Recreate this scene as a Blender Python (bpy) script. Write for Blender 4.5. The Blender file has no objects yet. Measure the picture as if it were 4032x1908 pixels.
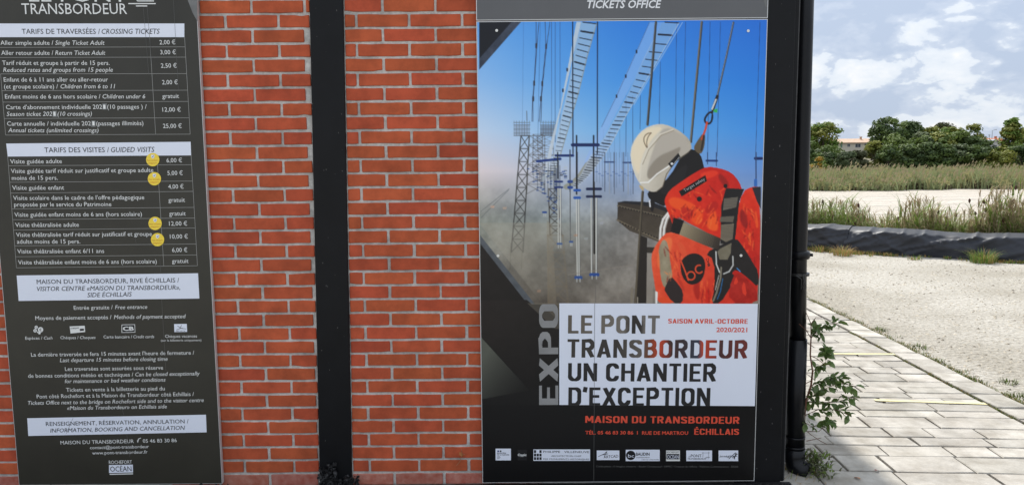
import bpy, bmesh, math, random
import numpy as np
from mathutils import Vector, Matrix

# ------------------------------------------------------------------ camera, sky, sun, exposure
SC = bpy.context.scene
COL = SC.collection
PITCH, YAW, ROLL = 0.11451, -0.0018, -0.00827
CX, CY, CZ = 0.0503, -3.2725, 1.4771
FPX = 3028.0                      # focal length in photograph pixels (photograph 4032 wide)
cp, sp, cy_, sy_ = math.cos(PITCH), math.sin(PITCH), math.cos(YAW), math.sin(YAW)
FWD = Vector((sy_*cp, cy_*cp, -sp)); R0 = Vector((cy_, -sy_, 0)); U0 = R0.cross(FWD)
RGT = R0*math.cos(ROLL) + U0*math.sin(ROLL); UPV = U0*math.cos(ROLL) - R0*math.sin(ROLL)
cam_data = bpy.data.cameras.new('camera')
cam_data.sensor_width = 36.0; cam_data.lens = FPX/4032*36; cam_data.clip_start = 0.05; cam_data.clip_end = 6000
cam = bpy.data.objects.new('camera', cam_data); COL.objects.link(cam)
m3 = Matrix((RGT, UPV, -FWD)).transposed()
cam.matrix_world = Matrix.Translation((CX, CY, CZ)) @ m3.to_4x4()
SC.camera = cam

SUN_EL = math.radians(50); SUN_AZ = math.radians(8.4)       # azimuth west of +Y: the sun stands behind the building
world = bpy.data.worlds.new('World'); SC.world = world; world.use_nodes = True
wn, wl = world.node_tree.nodes, world.node_tree.links
wn.clear()
def N(t, **k):
    n = wn.new(t)
    for a, b in k.items(): setattr(n, a, b)
    return n
out = N('ShaderNodeOutputWorld')
sky = N('ShaderNodeTexSky', sky_type='NISHITA', sun_disc=False, sun_elevation=SUN_EL, sun_rotation=-SUN_AZ)
bg1 = N('ShaderNodeBackground'); bg1.inputs[1].default_value = 0.09
wl.new(sky.outputs[0], bg1.inputs[0])
tc = N('ShaderNodeTexCoord'); mp = N('ShaderNodeMapping'); mp.inputs['Scale'].default_value = (1, 1, 1.9)
mp.inputs['Location'].default_value = (0.3, 0.1, 0.62)
wl.new(tc.outputs['Generated'], mp.inputs[0])
n1 = N('ShaderNodeTexNoise'); n1.inputs['Scale'].default_value = 7.0; n1.inputs['Detail'].default_value = 9; n1.inputs['Roughness'].default_value = 0.56
n1.inputs['Distortion'].default_value = 0.35
wl.new(mp.outputs[0], n1.inputs[0])
# cumulus billows: inverted worley cells on a warped direction
wv = N('ShaderNodeVectorMath', operation='MULTIPLY_ADD'); wv.inputs[1].default_value = (0.1, 0.1, 0.1)
nw = N('ShaderNodeTexNoise'); nw.inputs['Scale'].default_value = 22; nw.inputs['Detail'].default_value = 6
wl.new(mp.outputs[0], nw.inputs[0]); wl.new(nw.outputs['Color'], wv.inputs[0]); wl.new(mp.outputs[0], wv.inputs[2])
vo = N('ShaderNodeTexVoronoi', feature='F1'); vo.inputs['Scale'].default_value = 13
vo.inputs['Detail'].default_value = 2.0
wl.new(wv.outputs[0], vo.inputs['Vector'])
ad = N('ShaderNodeMath', operation='MULTIPLY_ADD'); ad.inputs[1].default_value = -0.30
wl.new(vo.outputs['Distance'], ad.inputs[0]); wl.new(n1.outputs[0], ad.inputs[2])
rp = N('ShaderNodeValToRGB')
cr = rp.color_ramp; cr.elements[0].position = 0.10; cr.elements[0].color = (0.44, 0.52, 0.66, 1)
cr.elements[1].position = 0.42; cr.elements[1].color = (0.86, 0.86, 0.87, 1)
for p_, c_ in ((0.20, (0.53, 0.60, 0.72, 1)), (0.235, (0.68, 0.735, 0.81, 1)), (0.31, (0.74, 0.78, 0.835, 1))):
    e = cr.elements.new(p_); e.color = c_
wl.new(ad.outputs[0], rp.inputs[0])
# cloud layer gets evenly brighter away from the horizon, as an overcast sky does
sx = N('ShaderNodeSeparateXYZ'); wl.new(tc.outputs['Generated'], sx.inputs[0])
mr = N('ShaderNodeMapRange'); mr.inputs[1].default_value = 0.0; mr.inputs[2].default_value = 1.0; mr.inputs[3].default_value = 0.90; mr.inputs[4].default_value = 1.55
wl.new(sx.outputs[2], mr.inputs[0])
bg2 = N('ShaderNodeBackground'); wl.new(rp.outputs[0], bg2.inputs[0]); wl.new(mr.outputs[0], bg2.inputs[1])
ms = N('ShaderNodeMixShader'); ms.inputs[0].default_value = 0.96
wl.new(bg1.outputs[0], ms.inputs[1]); wl.new(bg2.outputs[0], ms.inputs[2]); wl.new(ms.outputs[0], out.inputs[0])

sd = bpy.data.lights.new('sun', 'SUN'); sd.energy = 4.3; sd.angle = math.radians(1.6); sd.color = (1.0, 0.955, 0.88)
sun = bpy.data.objects.new('sun', sd); COL.objects.link(sun)
S = Vector((-math.sin(SUN_AZ)*math.cos(SUN_EL), math.cos(SUN_AZ)*math.cos(SUN_EL), math.sin(SUN_EL)))
sun.rotation_euler = S.to_track_quat('Z', 'Y').to_euler(); sun.location = (0, 0, 20)
SC.view_settings.view_transform = 'Standard'; SC.view_settings.look = 'None'
SC.view_settings.gamma = 1.0; SC.view_settings.exposure = 0.32; SC.view_settings.use_curve_mapping = False
SC.render.engine = 'CYCLES'
SC.cycles.max_bounces = 6; SC.cycles.diffuse_bounces = 3; SC.cycles.glossy_bounces = 3; SC.cycles.transmission_bounces = 3
world.cycles.sampling_method = 'MANUAL'; world.cycles.sample_map_resolution = 256

# ------------------------------------------------------------------ helpers
rnd = random.Random(7)
K = 4032/2576                     # measuring grid of 2576 x 1219 over the photograph
C0 = Vector((CX, CY, CZ))
def ray(px, py):
    return FWD + RGT*((px*K-2016)/FPX) - UPV*((py*K-954)/FPX)
def onY(px, py, Y):
    d = ray(px, py); return C0 + d*((Y-CY)/d.y)
def onZ(px, py, Z):
    d = ray(px, py); return C0 + d*((Z-CZ)/d.z)
def lin(c):
    return tuple(((v/255)/12.92 if v/255 <= 0.04045 else ((v/255+0.055)/1.055)**2.4) for v in c)

def mat(name, col, rough=0.7, var=0.0, scale=8.0, bump=0.0, bscale=60.0, metal=0.0, spec=None, col2=None,
        objvar=0.0, coat=0.0, trans=0.0, detail=6, dist=0.002, pos=False, stain=0.0):
    m = bpy.data.materials.new(name); m.use_nodes = True
    nt = m.node_tree; ns, ls = nt.nodes, nt.links
    b = ns['Principled BSDF']; b.inputs['Roughness'].default_value = rough; b.inputs['Metallic'].default_value = metal
    if spec is not None: b.inputs['Specular IOR Level'].default_value = spec
    if coat: b.inputs['Coat Weight'].default_value = coat; b.inputs['Coat Roughness'].default_value = 0.12
    c = tuple(col)+(1,)
    tcn = ns.new('ShaderNodeTexCoord')
    if pos:
        geo = ns.new('ShaderNodeNewGeometry'); CO = geo.outputs['Position']
    else: CO = tcn.outputs['Object']
    if var or col2:
        n = ns.new('ShaderNodeTexNoise'); n.inputs['Scale'].default_value = scale; n.inputs['Detail'].default_value = detail
        n.inputs['Roughness'].default_value = 0.62
        ls.new(CO, n.inputs[0])
        r = ns.new('ShaderNodeValToRGB'); e = r.color_ramp.elements
        e[0].position = 0.3; e[1].position = 0.7
        if col2: e[0].color = c; e[1].color = tuple(col2)+(1,)
        else:
            e[0].color = tuple(v*(1-var) for v in col)+(1,); e[1].color = tuple(min(1, v*(1+var)) for v in col)+(1,)
        ls.new(n.outputs[0], r.inputs[0]); src = r.outputs[0]
    else:
        rgb = ns.new('ShaderNodeRGB'); rgb.outputs[0].default_value = c; src = rgb.outputs[0]
    if objvar:
        oi = ns.new('ShaderNodeObjectInfo'); h = ns.new('ShaderNodeHueSaturation')
        mrr = ns.new('ShaderNodeMapRange'); mrr.inputs[3].default_value = 1-objvar; mrr.inputs[4].default_value = 1+objvar
        ls.new(oi.outputs['Random'], mrr.inputs[0]); ls.new(mrr.outputs[0], h.inputs['Value'])
        m2 = ns.new('ShaderNodeMath'); m2.operation = 'MULTIPLY'; m2.inputs[1].default_value = 7.31
        fr = ns.new('ShaderNodeMath'); fr.operation = 'FRACT'
        mh = ns.new('ShaderNodeMapRange'); mh.inputs[3].default_value = 0.5-objvar*0.04; mh.inputs[4].default_value = 0.5+objvar*0.04
        ls.new(oi.outputs['Random'], m2.inputs[0]); ls.new(m2.outputs[0], fr.inputs[0]); ls.new(fr.outputs[0], mh.inputs[0]); ls.new(mh.outputs[0], h.inputs['Hue'])
        ls.new(src, h.inputs['Color']); src = h.outputs[0]
    if stain:
        sn = ns.new('ShaderNodeTexNoise'); sn.inputs['Scale'].default_value = 5.5; sn.inputs['Detail'].default_value = 8; sn.inputs['Roughness'].default_value = 0.7
        ls.new(CO, sn.inputs[0]); sr = ns.new('ShaderNodeMapRange'); sr.inputs[1].default_value = 0.36; sr.inputs[2].default_value = 0.56; sr.inputs[3].default_value = 1-stain; sr.inputs[4].default_value = 1.03
        ls.new(sn.outputs[0], sr.inputs[0]); hs_ = ns.new('ShaderNodeHueSaturation'); ls.new(sr.outputs[0], hs_.inputs['Value']); ls.new(src, hs_.inputs['Color']); src = hs_.outputs[0]
    ls.new(src, b.inputs['Base Color'])
    if bump:
        nb = ns.new('ShaderNodeTexNoise'); nb.inputs['Scale'].default_value = bscale; nb.inputs['Detail'].default_value = 5
        ls.new(CO, nb.inputs[0])
        bp = ns.new('ShaderNodeBump'); bp.inputs['Strength'].default_value = bump; bp.inputs['Distance'].default_value = dist
        ls.new(nb.outputs[0], bp.inputs['Height']); ls.new(bp.outputs[0], b.inputs['Normal'])
    if trans:
        b.inputs['Transmission Weight'].default_value = 0
        tr = ns.new('ShaderNodeBsdfTranslucent'); mx = ns.new('ShaderNodeMixShader'); mx.inputs[0].default_value = trans
        ls.new(src, tr.inputs[0]); ls.new(b.outputs[0], mx.inputs[1]); ls.new(tr.outputs[0], mx.inputs[2])
        ls.new(mx.outputs[0], ns['Material Output'].inputs[0])
    return m

def me_from(name, verts, faces, mats=(), midx=None, smooth=False):
    me = bpy.data.meshes.new(name); me.from_pydata([tuple(v) for v in verts], [], faces)
    for m in mats: me.materials.append(m)
    if midx is not None: me.polygons.foreach_set('material_index', midx)
    if smooth: me.polygons.foreach_set('use_smooth', [True]*len(me.polygons))
    me.update(); return me
def link(name, me, parent=None, loc=None, rot=None):
    o = bpy.data.objects.new(name, me); COL.objects.link(o)
    if parent is not None: o.parent = parent
    if loc is not None: o.location = loc
    if rot is not None: o.rotation_euler = rot
    return o
def thing(name, label, cat, loc=(0, 0, 0), group=None):
    o = bpy.data.objects.new(name, None); COL.objects.link(o); o.location = loc
    o['label'] = label; o['category'] = cat
    if group: o['group'] = group
    o.empty_display_size = 0.05
    return o
def tag(o, label=None, cat=None, group=None, kind=None):
    if label: o['label'] = label
    if cat: o['category'] = cat
    if group: o['group'] = group
    if kind: o['kind'] = kind
    return o

class MB:
    def __init__(s): s.v = []; s.f = []; s.mi = []
    def add(s, vs, fs, mi=0):
        b = len(s.v); s.v += [tuple(v) for v in vs]; s.f += [tuple(i+b for i in f) for f in fs]; s.mi += [mi]*len(fs)
    def box(s, x0, x1, y0, y1, z0, z1, mi=0):
        s.add([(x0,y0,z0),(x1,y0,z0),(x1,y1,z0),(x0,y1,z0),(x0,y0,z1),(x1,y0,z1),(x1,y1,z1),(x0,y1,z1)],
              [(0,3,2,1),(4,5,6,7),(0,1,5,4),(1,2,6,5),(2,3,7,6),(3,0,4,7)], mi)
    def tube(s, pts, rad, n=8, mi=0, cap=True):
        pts = [Vector(p) for p in pts]; rad = rad if isinstance(rad, (list, tuple)) else [rad]*len(pts)
        b = len(s.v); up = None
        for i, p in enumerate(pts):
            d = (pts[min(i+1, len(pts)-1)]-pts[max(i-1, 0)]).normalized()
            if up is None: up = Vector((0, 0, 1)) if abs(d.z) < 0.9 else Vector((1, 0, 0))
            a = d.cross(up).normalized(); c = a.cross(d).normalized(); up = c
            for k in range(n):
                t = 2*math.pi*k/n; s.v.append(tuple(p+(a*math.cos(t)+c*math.sin(t))*rad[i]))
        for i in range(len(pts)-1):
            for k in range(n):
                k2 = (k+1) % n; s.f.append((b+i*n+k, b+i*n+k2, b+(i+1)*n+k2, b+(i+1)*n+k)); s.mi.append(mi)
        if cap:
            s.f.append(tuple(b+k for k in range(n))[::-1]); s.mi.append(mi)
            s.f.append(tuple(b+(len(pts)-1)*n+k for k in range(n))); s.mi.append(mi)
    def build(s, name, mats, parent=None, smooth=False, **kw):
        if not isinstance(mats, (list, tuple)): mats = [mats]
        return link(name, me_from(name, s.v, s.f, mats, s.mi, smooth), parent, **kw)
def bevel(o, w, seg=2):
    m = o.modifiers.new('bevel', 'BEVEL'); m.width = w; m.segments = seg; m.limit_method = 'ANGLE'; return o

# ------------------------------------------------------------------ materials
M = {}
M['brick'] = mat('brick_face', (0.44, 0.086, 0.035), 0.75, var=0.16, scale=11, pos=True, stain=.14, bump=0.4, bscale=160, objvar=0.10, spec=.25, dist=0.0012)
M['brick_worn'] = mat('worn_brick_face', (0.34, 0.075, 0.045), 0.85, col2=(0.46, 0.20, 0.15), scale=26, pos=True, bump=0.6, bscale=120, objvar=0.08)
M['mortar'] = mat('mortar', (0.44, 0.425, 0.395), 0.95, col2=(0.66, 0.64, 0.60), scale=48, stain=.35, bump=0.9, bscale=240, dist=0.003, detail=9)
M['black_steel'] = mat('black_painted_steel', (0.0042, 0.0047, 0.006), 0.45, var=0.25, scale=9, bump=0.35, bscale=420, spec=0.22, dist=0.0006)
M['black_pipe'] = mat('black_pipe_paint', (0.0045, 0.005, 0.0065), 0.3, var=0.3, scale=14, bump=0.12, bscale=200, spec=0.25, dist=0.0005)
M['bitumen'] = mat('torn_bitumen', (0.008, 0.008, 0.009), 0.5, bump=1.0, bscale=90, dist=0.006)
M['edge'] = mat('aluminium_edge', (0.62, 0.63, 0.63), 0.35, metal=0.3)
M['board'] = mat('olive_grey_print', (0.034, 0.032, 0.024), 0.36, var=0.2, scale=2.2, bump=0.04, bscale=30, spec=0.42)
M['grey_print'] = mat('grey_print', (0.105, 0.108, 0.113), 0.36, var=0.07, scale=3, spec=0.5)
M['white_print'] = mat('white_print', (0.76, 0.80, 0.90), 0.42, var=0.015, scale=5)
M['white_ink'] = mat('white_ink', (0.76, 0.77, 0.75), 0.45)
M['dim_ink'] = mat('dim_grey_ink', (0.115, 0.115, 0.11), 0.45)
M['streak_print'] = mat('pale_streak_print', (0.20, 0.205, 0.20), 0.4, col2=(0.12, 0.122, 0.12), scale=14)
M['rule_ink'] = mat('grey_rule_ink', (0.36, 0.36, 0.34), 0.45)
M['dark_ink'] = mat('dark_ink', (0.009, 0.010, 0.013), 0.4, spec=.35)
M['red_ink'] = mat('orange_red_ink', (0.72, 0.075, 0.035), 0.4)
M['yellow'] = mat('yellow_sticker', (0.92, 0.68, 0.06), 0.4, var=0.05, scale=60)
M['brown_ink'] = mat('brown_ink', (0.62, 0.25, 0.03), 0.5)
M['patch'] = mat('correction_patch', (0.15, 0.155, 0.15), 0.3)
M['screw'] = mat('screw_head', (0.72, 0.72, 0.68), 0.3, metal=0.4)
M['roof'] = mat('roof_slab', (0.06, 0.06, 0.065), 0.7, var=0.2)
M['stone'] = mat('limestone_paving', (0.27, 0.245, 0.205), 0.88, col2=(0.47, 0.445, 0.40), scale=7, bump=0.7, bscale=60, objvar=0.14, pos=True, stain=.2, dist=0.004)
M['joint'] = mat('sandy_joint', (0.06, 0.05, 0.035), 0.95, col2=(0.17, 0.14, 0.10), scale=30, bump=0.6, bscale=120)
M['tape'] = mat('faded_yellow_paint', (0.66, 0.60, 0.28), 0.7, col2=(0.58, 0.53, 0.35), scale=24)
M['moss'] = mat('moss', (0.045, 0.060, 0.012), 0.9, col2=(0.10, 0.11, 0.03), scale=60, trans=0.15)
M['dry'] = mat('dry_grass', (0.44, 0.28, 0.11), 0.9, col2=(0.30, 0.21, 0.08), scale=12, trans=0.25)
M['grass'] = mat('green_grass', (0.11, 0.19, 0.03), 0.7, col2=(0.19, 0.25, 0.055), scale=9, trans=0.35)
M['reed'] = mat('reed_green', (0.13, 0.21, 0.035), 0.7, col2=(0.26, 0.33, 0.075), scale=0.9, trans=0.42)
M['reed_dry'] = mat('reed_dry', (0.25, 0.20, 0.10), 0.8, col2=(0.38, 0.31, 0.17), scale=0.8, trans=0.4)
M['plume'] = mat('reed_plume', (0.28, 0.215, 0.14), 0.9, col2=(0.42, 0.33, 0.22), scale=1.5, trans=0.35)
M['burr'] = mat('brown_seed_head', (0.060, 0.022, 0.012), 0.9)
M['bark'] = mat('bark', (0.09, 0.07, 0.05), 0.9, var=0.3, scale=6)
def stone_var():
    return M['stone']

# gravel: pale limestone chippings
def gravel_mat():
    m = bpy.data.materials.new('pale_gravel'); m.use_nodes = True
    nt = m.node_tree; ns, ls = nt.nodes, nt.links; b = ns['Principled BSDF']; b.inputs['Roughness'].default_value = 0.95
    b.inputs['Specular IOR Level'].default_value = 0.15
    t = ns.new('ShaderNodeTexCoord')
    v = ns.new('ShaderNodeTexVoronoi'); v.inputs['Scale'].default_value = 38; ls.new(t.outputs['Object'], v.inputs['Vector'])
    n = ns.new('ShaderNodeTexNoise'); n.inputs['Scale'].default_value = 26; n.inputs['Detail'].default_value = 10; n.inputs['Roughness'].default_value = 0.8; ls.new(t.outputs['Object'], n.inputs[0])
    n2 = ns.new('ShaderNodeTexNoise'); n2.inputs['Scale'].default_value = 0.8; n2.inputs['Detail'].default_value = 8; ls.new(t.outputs['Object'], n2.inputs[0])
    r = ns.new('ShaderNodeValToRGB'); e = r.color_ramp.elements
    e[0].position = 0.33; e[0].color = (0.16, 0.14, 0.11, 1); e[1].position = 0.57; e[1].color = (0.49, 0.465, 0.415, 1)
    q = e = r.color_ramp.elements.new(0.45); q.color = (0.355, 0.33, 0.285, 1)
    ls.new(n.outputs[0], r.inputs[0])
    mx = ns.new('ShaderNodeMix'); mx.data_type = 'RGBA'; mx.blend_type = 'MULTIPLY'; mx.inputs[0].default_value = 0.55
    r2 = ns.new('ShaderNodeValToRGB'); r2.color_ramp.elements[0].position = 0.38; r2.color_ramp.elements[0].color = (0.58, 0.55, 0.49, 1)
    r2.color_ramp.elements[1].position = 0.6; r2.color_ramp.elements[1].color = (1, 1, 1, 1)
    ls.new(n2.outputs[0], r2.inputs[0]); ls.new(r.outputs[0], mx.inputs[6]); ls.new(r2.outputs[0], mx.inputs[7])
    ls.new(mx.outputs[2], b.inputs['Base Color'])
    ad = ns.new('ShaderNodeMath'); ad.operation = 'ADD'; ls.new(v.outputs['Distance'], ad.inputs[0]); ls.new(n.outputs[0], ad.inputs[1])
    bp = ns.new('ShaderNodeBump'); bp.inputs['Strength'].default_value = 0.8; bp.inputs['Distance'].default_value = 0.014
    ls.new(ad.outputs[0], bp.inputs['Height']); ls.new(bp.outputs[0], b.inputs['Normal'])
    return m
M['gravel'] = gravel_mat()
def water_mat():
    m = bpy.data.materials.new('muddy_river_water'); m.use_nodes = True
    nt = m.node_tree; ns, ls = nt.nodes, nt.links; b = ns['Principled BSDF']
    b.inputs['Base Color'].default_value = (0.56, 0.50, 0.42, 1); b.inputs['Roughness'].default_value = 0.42; b.inputs['IOR'].default_value = 1.33
    t = ns.new('ShaderNodeTexCoord'); mpn = ns.new('ShaderNodeMapping'); mpn.inputs['Scale'].default_value = (0.16, 0.62, 1); mpn.inputs['Rotation'].default_value = (0, 0, 0.2)
    ls.new(t.outputs['Object'], mpn.inputs[0])
    n = ns.new('ShaderNodeTexNoise'); n.inputs['Scale'].default_value = 1.1; n.inputs['Detail'].default_value = 7; n.inputs['Roughness'].default_value = 0.62; n.inputs['Distortion'].default_value = 0.6
    ls.new(mpn.outputs[0], n.inputs[0])
    bp = ns.new('ShaderNodeBump'); bp.inputs['Strength'].default_value = 1.0; bp.inputs['Distance'].default_value = 1.3
    ls.new(n.outputs[0], bp.inputs['Height']); ls.new(bp.outputs[0], b.inputs['Normal'])
    return m
M['water'] = water_mat()
M['bank'] = mat('muddy_bank', (0.09, 0.075, 0.045), 0.95, col2=(0.13, 0.12, 0.06), scale=0.6, bump=0.6, bscale=3, dist=0.05)
M['tarp'] = mat('black_plastic_tarp', (0.026, 0.029, 0.038), 0.5, var=0.2, scale=5, bump=0.3, bscale=14, spec=0.35, dist=0.01)

# ------------------------------------------------------------------ terrain, river, gravel
def grid_sheet(name, xs, ys, zf, m, kind='structure'):
    vs = [(x, y, zf(x, y)) for y in ys for x in xs]; nx = len(xs)
    fs = [(j*nx+i, j*nx+i+1, (j+1)*nx+i+1, (j+1)*nx+i) for j in range(len(ys)-1) for i in range(nx-1)]
    return tag(link(name, me_from(name, vs, fs, [m], smooth=True)), kind=kind)
def crest(x):                         # the curved edge of the yard, where the tarpaulin bund stands
    pts = [(-40, 26), (-5, 14.5), (1, 11.2), (3, 9.75), (4.49, 8.35), (4.9, 7.95), (5.4, 7.60), (6.0, 7.25), (6.75, 6.72), (8.2, 5.9), (12, 4.2), (60, -12)]
    for (a, b), (c, d) in zip(pts, pts[1:]):
        if x <= c: return b+(d-b)*(x-a)/(c-a)
    return pts[-1][1]
def far_z(d):
    prof = [(0, -0.03), (0.9, -0.03), (2.2, -0.25), (5.5, -1.5), (8.5, -2.6), (9.5, -2.8)]
    for (a, b), (c, e) in zip(prof, prof[1:]):
        if d <= c: return b+(e-b)*(d-a)/(c-a)
    return -2.8
def terr(x, y):
    d = (y-crest(x))*0.82
    if y < 50: return far_z(max(d, 0))
    prof = [(50, -2.8), (63, -2.6), (66, -2.12), (84, -2.0), (100, -1.5), (130, -0.6), (200, 0.9), (600, 3), (4000, 5)]
    for (a, b), (c, e) in zip(prof, prof[1:]):
        if y <= c: return b+(e-b)*(y-a)/(c-a)
    return 5
xs = [-3000, -800, -250, -90, -40] + [-20+1.0*i for i in range(61)] + [44, 50, 60, 80, 110, 160, 260, 800, 3000]
ys = [4+0.6*i for i in range(60)] + [44, 50, 60, 70, 72.5, 78, 86, 100, 130, 200, 350, 600, 1500, 4000]
ys = sorted(ys+[63, 66, 84])
grid_sheet('riverbank_terrain', xs, ys, lambda x, y: terr(x, y)-0.02, M['bank'])
link('river', me_from('river', [(-3000, 6, -2), (3000, 6, -2), (3000, 73, -2), (-3000, 73, -2)], [(0, 1, 2, 3)], [M['water']]))
bpy.data.objects['river']['kind'] = 'structure'
# yard: one sheet from far behind the camera to the bund
gx = [-40, -20, -8, -3, 0, 1.2, 2, 3, 4, 4.5, 5, 5.5, 6, 6.5, 7, 8, 10, 14, 20, 40]
vs = []; fs = []
for x in gx: vs += [(x, -60, 0), (x, min(4, crest(x)-0.5), 0), (x, crest(x)+0.35, 0)]
for i in range(len(gx)-1):
    for k in range(2): fs.append((i*3+k, i*3+3+k, i*3+4+k, i*3+1+k))
tag(link('gravel_yard', me_from('gravel_yard', vs, fs, [M['gravel']])), kind='structure')

# loose pebbles on the yard
mb = MB()
for _ in range(5200):
    y = rnd.uniform(0.9, 8.0)**1.0; x = rnd.uniform(3.0, 7.5)
    if y > crest(x)-0.2: continue
    s = rnd.choice([0.006, 0.008, 0.010, 0.014]) * rnd.uniform(0.7, 1.3); a = rnd.uniform(0, 6.3)
    ring = [(x+s*math.cos(a+k*1.2566)*rnd.uniform(.7, 1.2), y+s*math.sin(a+k*1.2566)*rnd.uniform(.7, 1.2), 0.0) for k in range(5)]
    mb.add(ring+[(x+s*.2, y, s*rnd.uniform(.4, .8))], [(k, (k+1) % 5, 5) for k in range(5)], rnd.choice([0, 0, 0, 1]))
tag(mb.build('pebbles', [mat('pale_pebble', (0.42, 0.37, 0.29), 0.9, var=0.25, scale=6), mat('dark_pebble', (0.18, 0.155, 0.12), 0.9)]), 'loose limestone pebbles scattered over the gravel yard', 'pebbles', kind='stuff')

# ------------------------------------------------------------------ paving
EX = 2.97
tag(link('pavement', me_from('pavement', [(1.10, -4.0, 0.004), (EX-0.01, -4.0, 0.004), (EX-0.01, 6.5, 0.004), (1.10, 6.5, 0.004)], [(0, 1, 2, 3)], [M['joint']])), kind='structure')
PAVE = bpy.data.objects['pavement']
rowy = [-0.62, -0.44, -0.27, -0.10, 0.08, 0.27, 0.40, 0.52, 0.66, 0.83, 0.94, 1.07, 1.17, 1.27, 1.39, 1.51, 1.69, 1.84, 2.00, 2.11, 2.22, 2.36, 2.51, 2.61, 2.76, 2.88, 3.02, 3.2, 3.36, 3.5, 3.68, 3.85, 4.0, 4.2, 4.36, 4.55, 4.8, 5.05, 5.3, 5.6]
rp_ = random.Random(12)
def stone(x0, x1, y0, y1, tilt):
    g = 0.0048; h = 0.022 + rp_.uniform(-0.0022, 0.0022)
    x0 += g*rp_.uniform(.7, 1.4); x1 -= g*rp_.uniform(.7, 1.4); y0 += g*rp_.uniform(.7, 1.3); y1 -= g*rp_.uniform(.7, 1.3)
    f = lambda x, y: (x, y - 0.07*(x-2.0))
    cx, cyy = (x0+x1)/2, (y0+y1)/2
    o = []
    c = 0.004; j = lambda: rp_.uniform(-0.0025, 0.0025)
    base = [(x0, y0), ((x0+x1)/2, y0+j()), (x1, y0), (x1, y1), ((x0+x1)/2, y1+j()), (x0, y1)]
    base = [(a+j(), b+j()) for a, b in base]
    vs = []
    for a, b in base: vs.append((*f(a, b), 0.0))
    for a, b in base: vs.append((*f(a, b), h-0.003))
    for a, b in base:
        dx, dy = (cx-a), (cyy-b); l = math.hypot(dx, dy); k = 0.006/max(l, .01)
        vs.append((*f(a+dx*k, b+dy*k), h+(a-cx)*tilt[0]+(b-cyy)*tilt[1]))
    vs = [(a-f(cx, cyy)[0], b-f(cx, cyy)[1], z) for a, b, z in vs]
    fs = [(12, 13, 14, 15, 16, 17)]
    for k in range(6):
        k2 = (k+1) % 6; fs += [(k, k2, 6+k2, 6+k), (6+k, 6+k2, 12+k2, 12+k)]
    link('paving_stone', me_from('paving_stone', vs, fs, [M['stone']]), PAVE, (*f(cx, cyy), 0.004))
for r in range(len(rowy)-1):
    y0, y1 = rowy[r], rowy[r+1]; x = 1.12-rp_.uniform(0, .2)
    if y0 < 0.3: x = 1.40-rp_.uniform(0, .12)
    if y0 < -0.05: x = 1.10
    lim = 2.765
    while x < lim-0.02:
        w = rp_.choice([0.21, 0.26, 0.31, 0.36, 0.42])
        x2 = x+w
        if lim-x2 < 0.13: x2 = lim
        if x2 > 1.30: stone(max(x, 1.12), x2, y0, y1, (rp_.uniform(-.01, .01), rp_.uniform(-.01, .01)))
        x = x2
# edging course along the gravel
y = -0.62
while y < 5.5:
    l = rp_.choice([0.19, 0.26, 0.33]); stone(2.785, EX+rp_.uniform(-.015, .02), y, y+l, (rp_.uniform(-.03, .03), rp_.uniform(-.03, .03))); y += l

# faded yellow strips
for (x0, y0, x1, y1), lab in (((2.16, 1.10, 2.76, 1.02), 'faded yellow painted stripe on the paving nearer the camera'), ((2.28, 2.15, 2.78, 2.12), 'shorter faded yellow painted stripe farther up the paving')):
    vs = []; n = 9
    for i in range(n):
        t = i/(n-1); x = x0+(x1-x0)*t; y = y0+(y1-y0)*t; w = 0.019*(0.8+0.3*rp_.random())
        vs += [(x, y-w, 0.0305), (x, y+w*0.9, 0.0305)]
    tag(link('painted_stripe', me_from('painted_stripe', vs, [(2*i, 2*i+2, 2*i+3, 2*i+1) for i in range(n-1)], [M['tape']])), lab, 'painted stripe')

# ------------------------------------------------------------------ tufts
def blade(mb, p, h, w, a, lean, mi=0, seg=3):
    p = Vector(p); d = Vector((math.cos(a), math.sin(a), 0)); sd = Vector((-d.y, d.x, 0)); b = len(mb.v)
    for i in range(seg+1):
        t = i/seg; c = p + d*(lean*h*t*t) + Vector((0, 0, h*(t-0.35*abs(lean)*t*t*t))); ww = w*(1-t*0.92)*0.5
        mb.v.append(tuple(c-sd*ww)); mb.v.append(tuple(c+sd*ww))
    for i in range(seg):
        mb.f.append((b+2*i, b+2*i+1, b+2*i+3, b+2*i+2)); mb.mi.append(mi)
def tuft(mb, x, y, z, n, r, h, w, mis):
    for _ in range(n):
        a = rnd.uniform(0, 6.283); q = r*math.sqrt(rnd.random())
        blade(mb, (x+q*math.cos(a), y+q*math.sin(a), z), h*rnd.uniform(.45, 1.1), w, a+rnd.uniform(-.6, .6), rnd.uniform(.2, 1.0), rnd.choice(mis))
# moss and weeds along the paving's edge
mb = MB()
for _ in range(420):
    y = rnd.uniform(0.3, 5.3); x = EX+0.02+abs(rnd.gauss(0, .035))
    tuft(mb, x, y-0.07*(x-2), 0.0, 12, 0.030, 0.022, 0.004, [0, 0, 1, 2])
for _ in range(170):
    y = rnd.uniform(0.4, 2.9); tuft(mb, 2.775, y-0.07*.775, 0.01, 12, 0.018, 0.024, 0.004, [0, 0, 1, 2])
for (x, y) in ((3.12, 2.4), (3.02, 2.0), (3.1, 3.0), (3.0, 1.55), (3.06, 1.2), (3.2, 1.5)):
    tuft(mb, x, y, 0, 70, 0.06, 0.035, 0.005, [0, 0, 1])
tag(mb.build('moss_and_weeds', [M['moss'], M['grass'], M['dry']]), 'moss and small weeds along the edge of the paving', 'weeds', kind='stuff')

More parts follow.
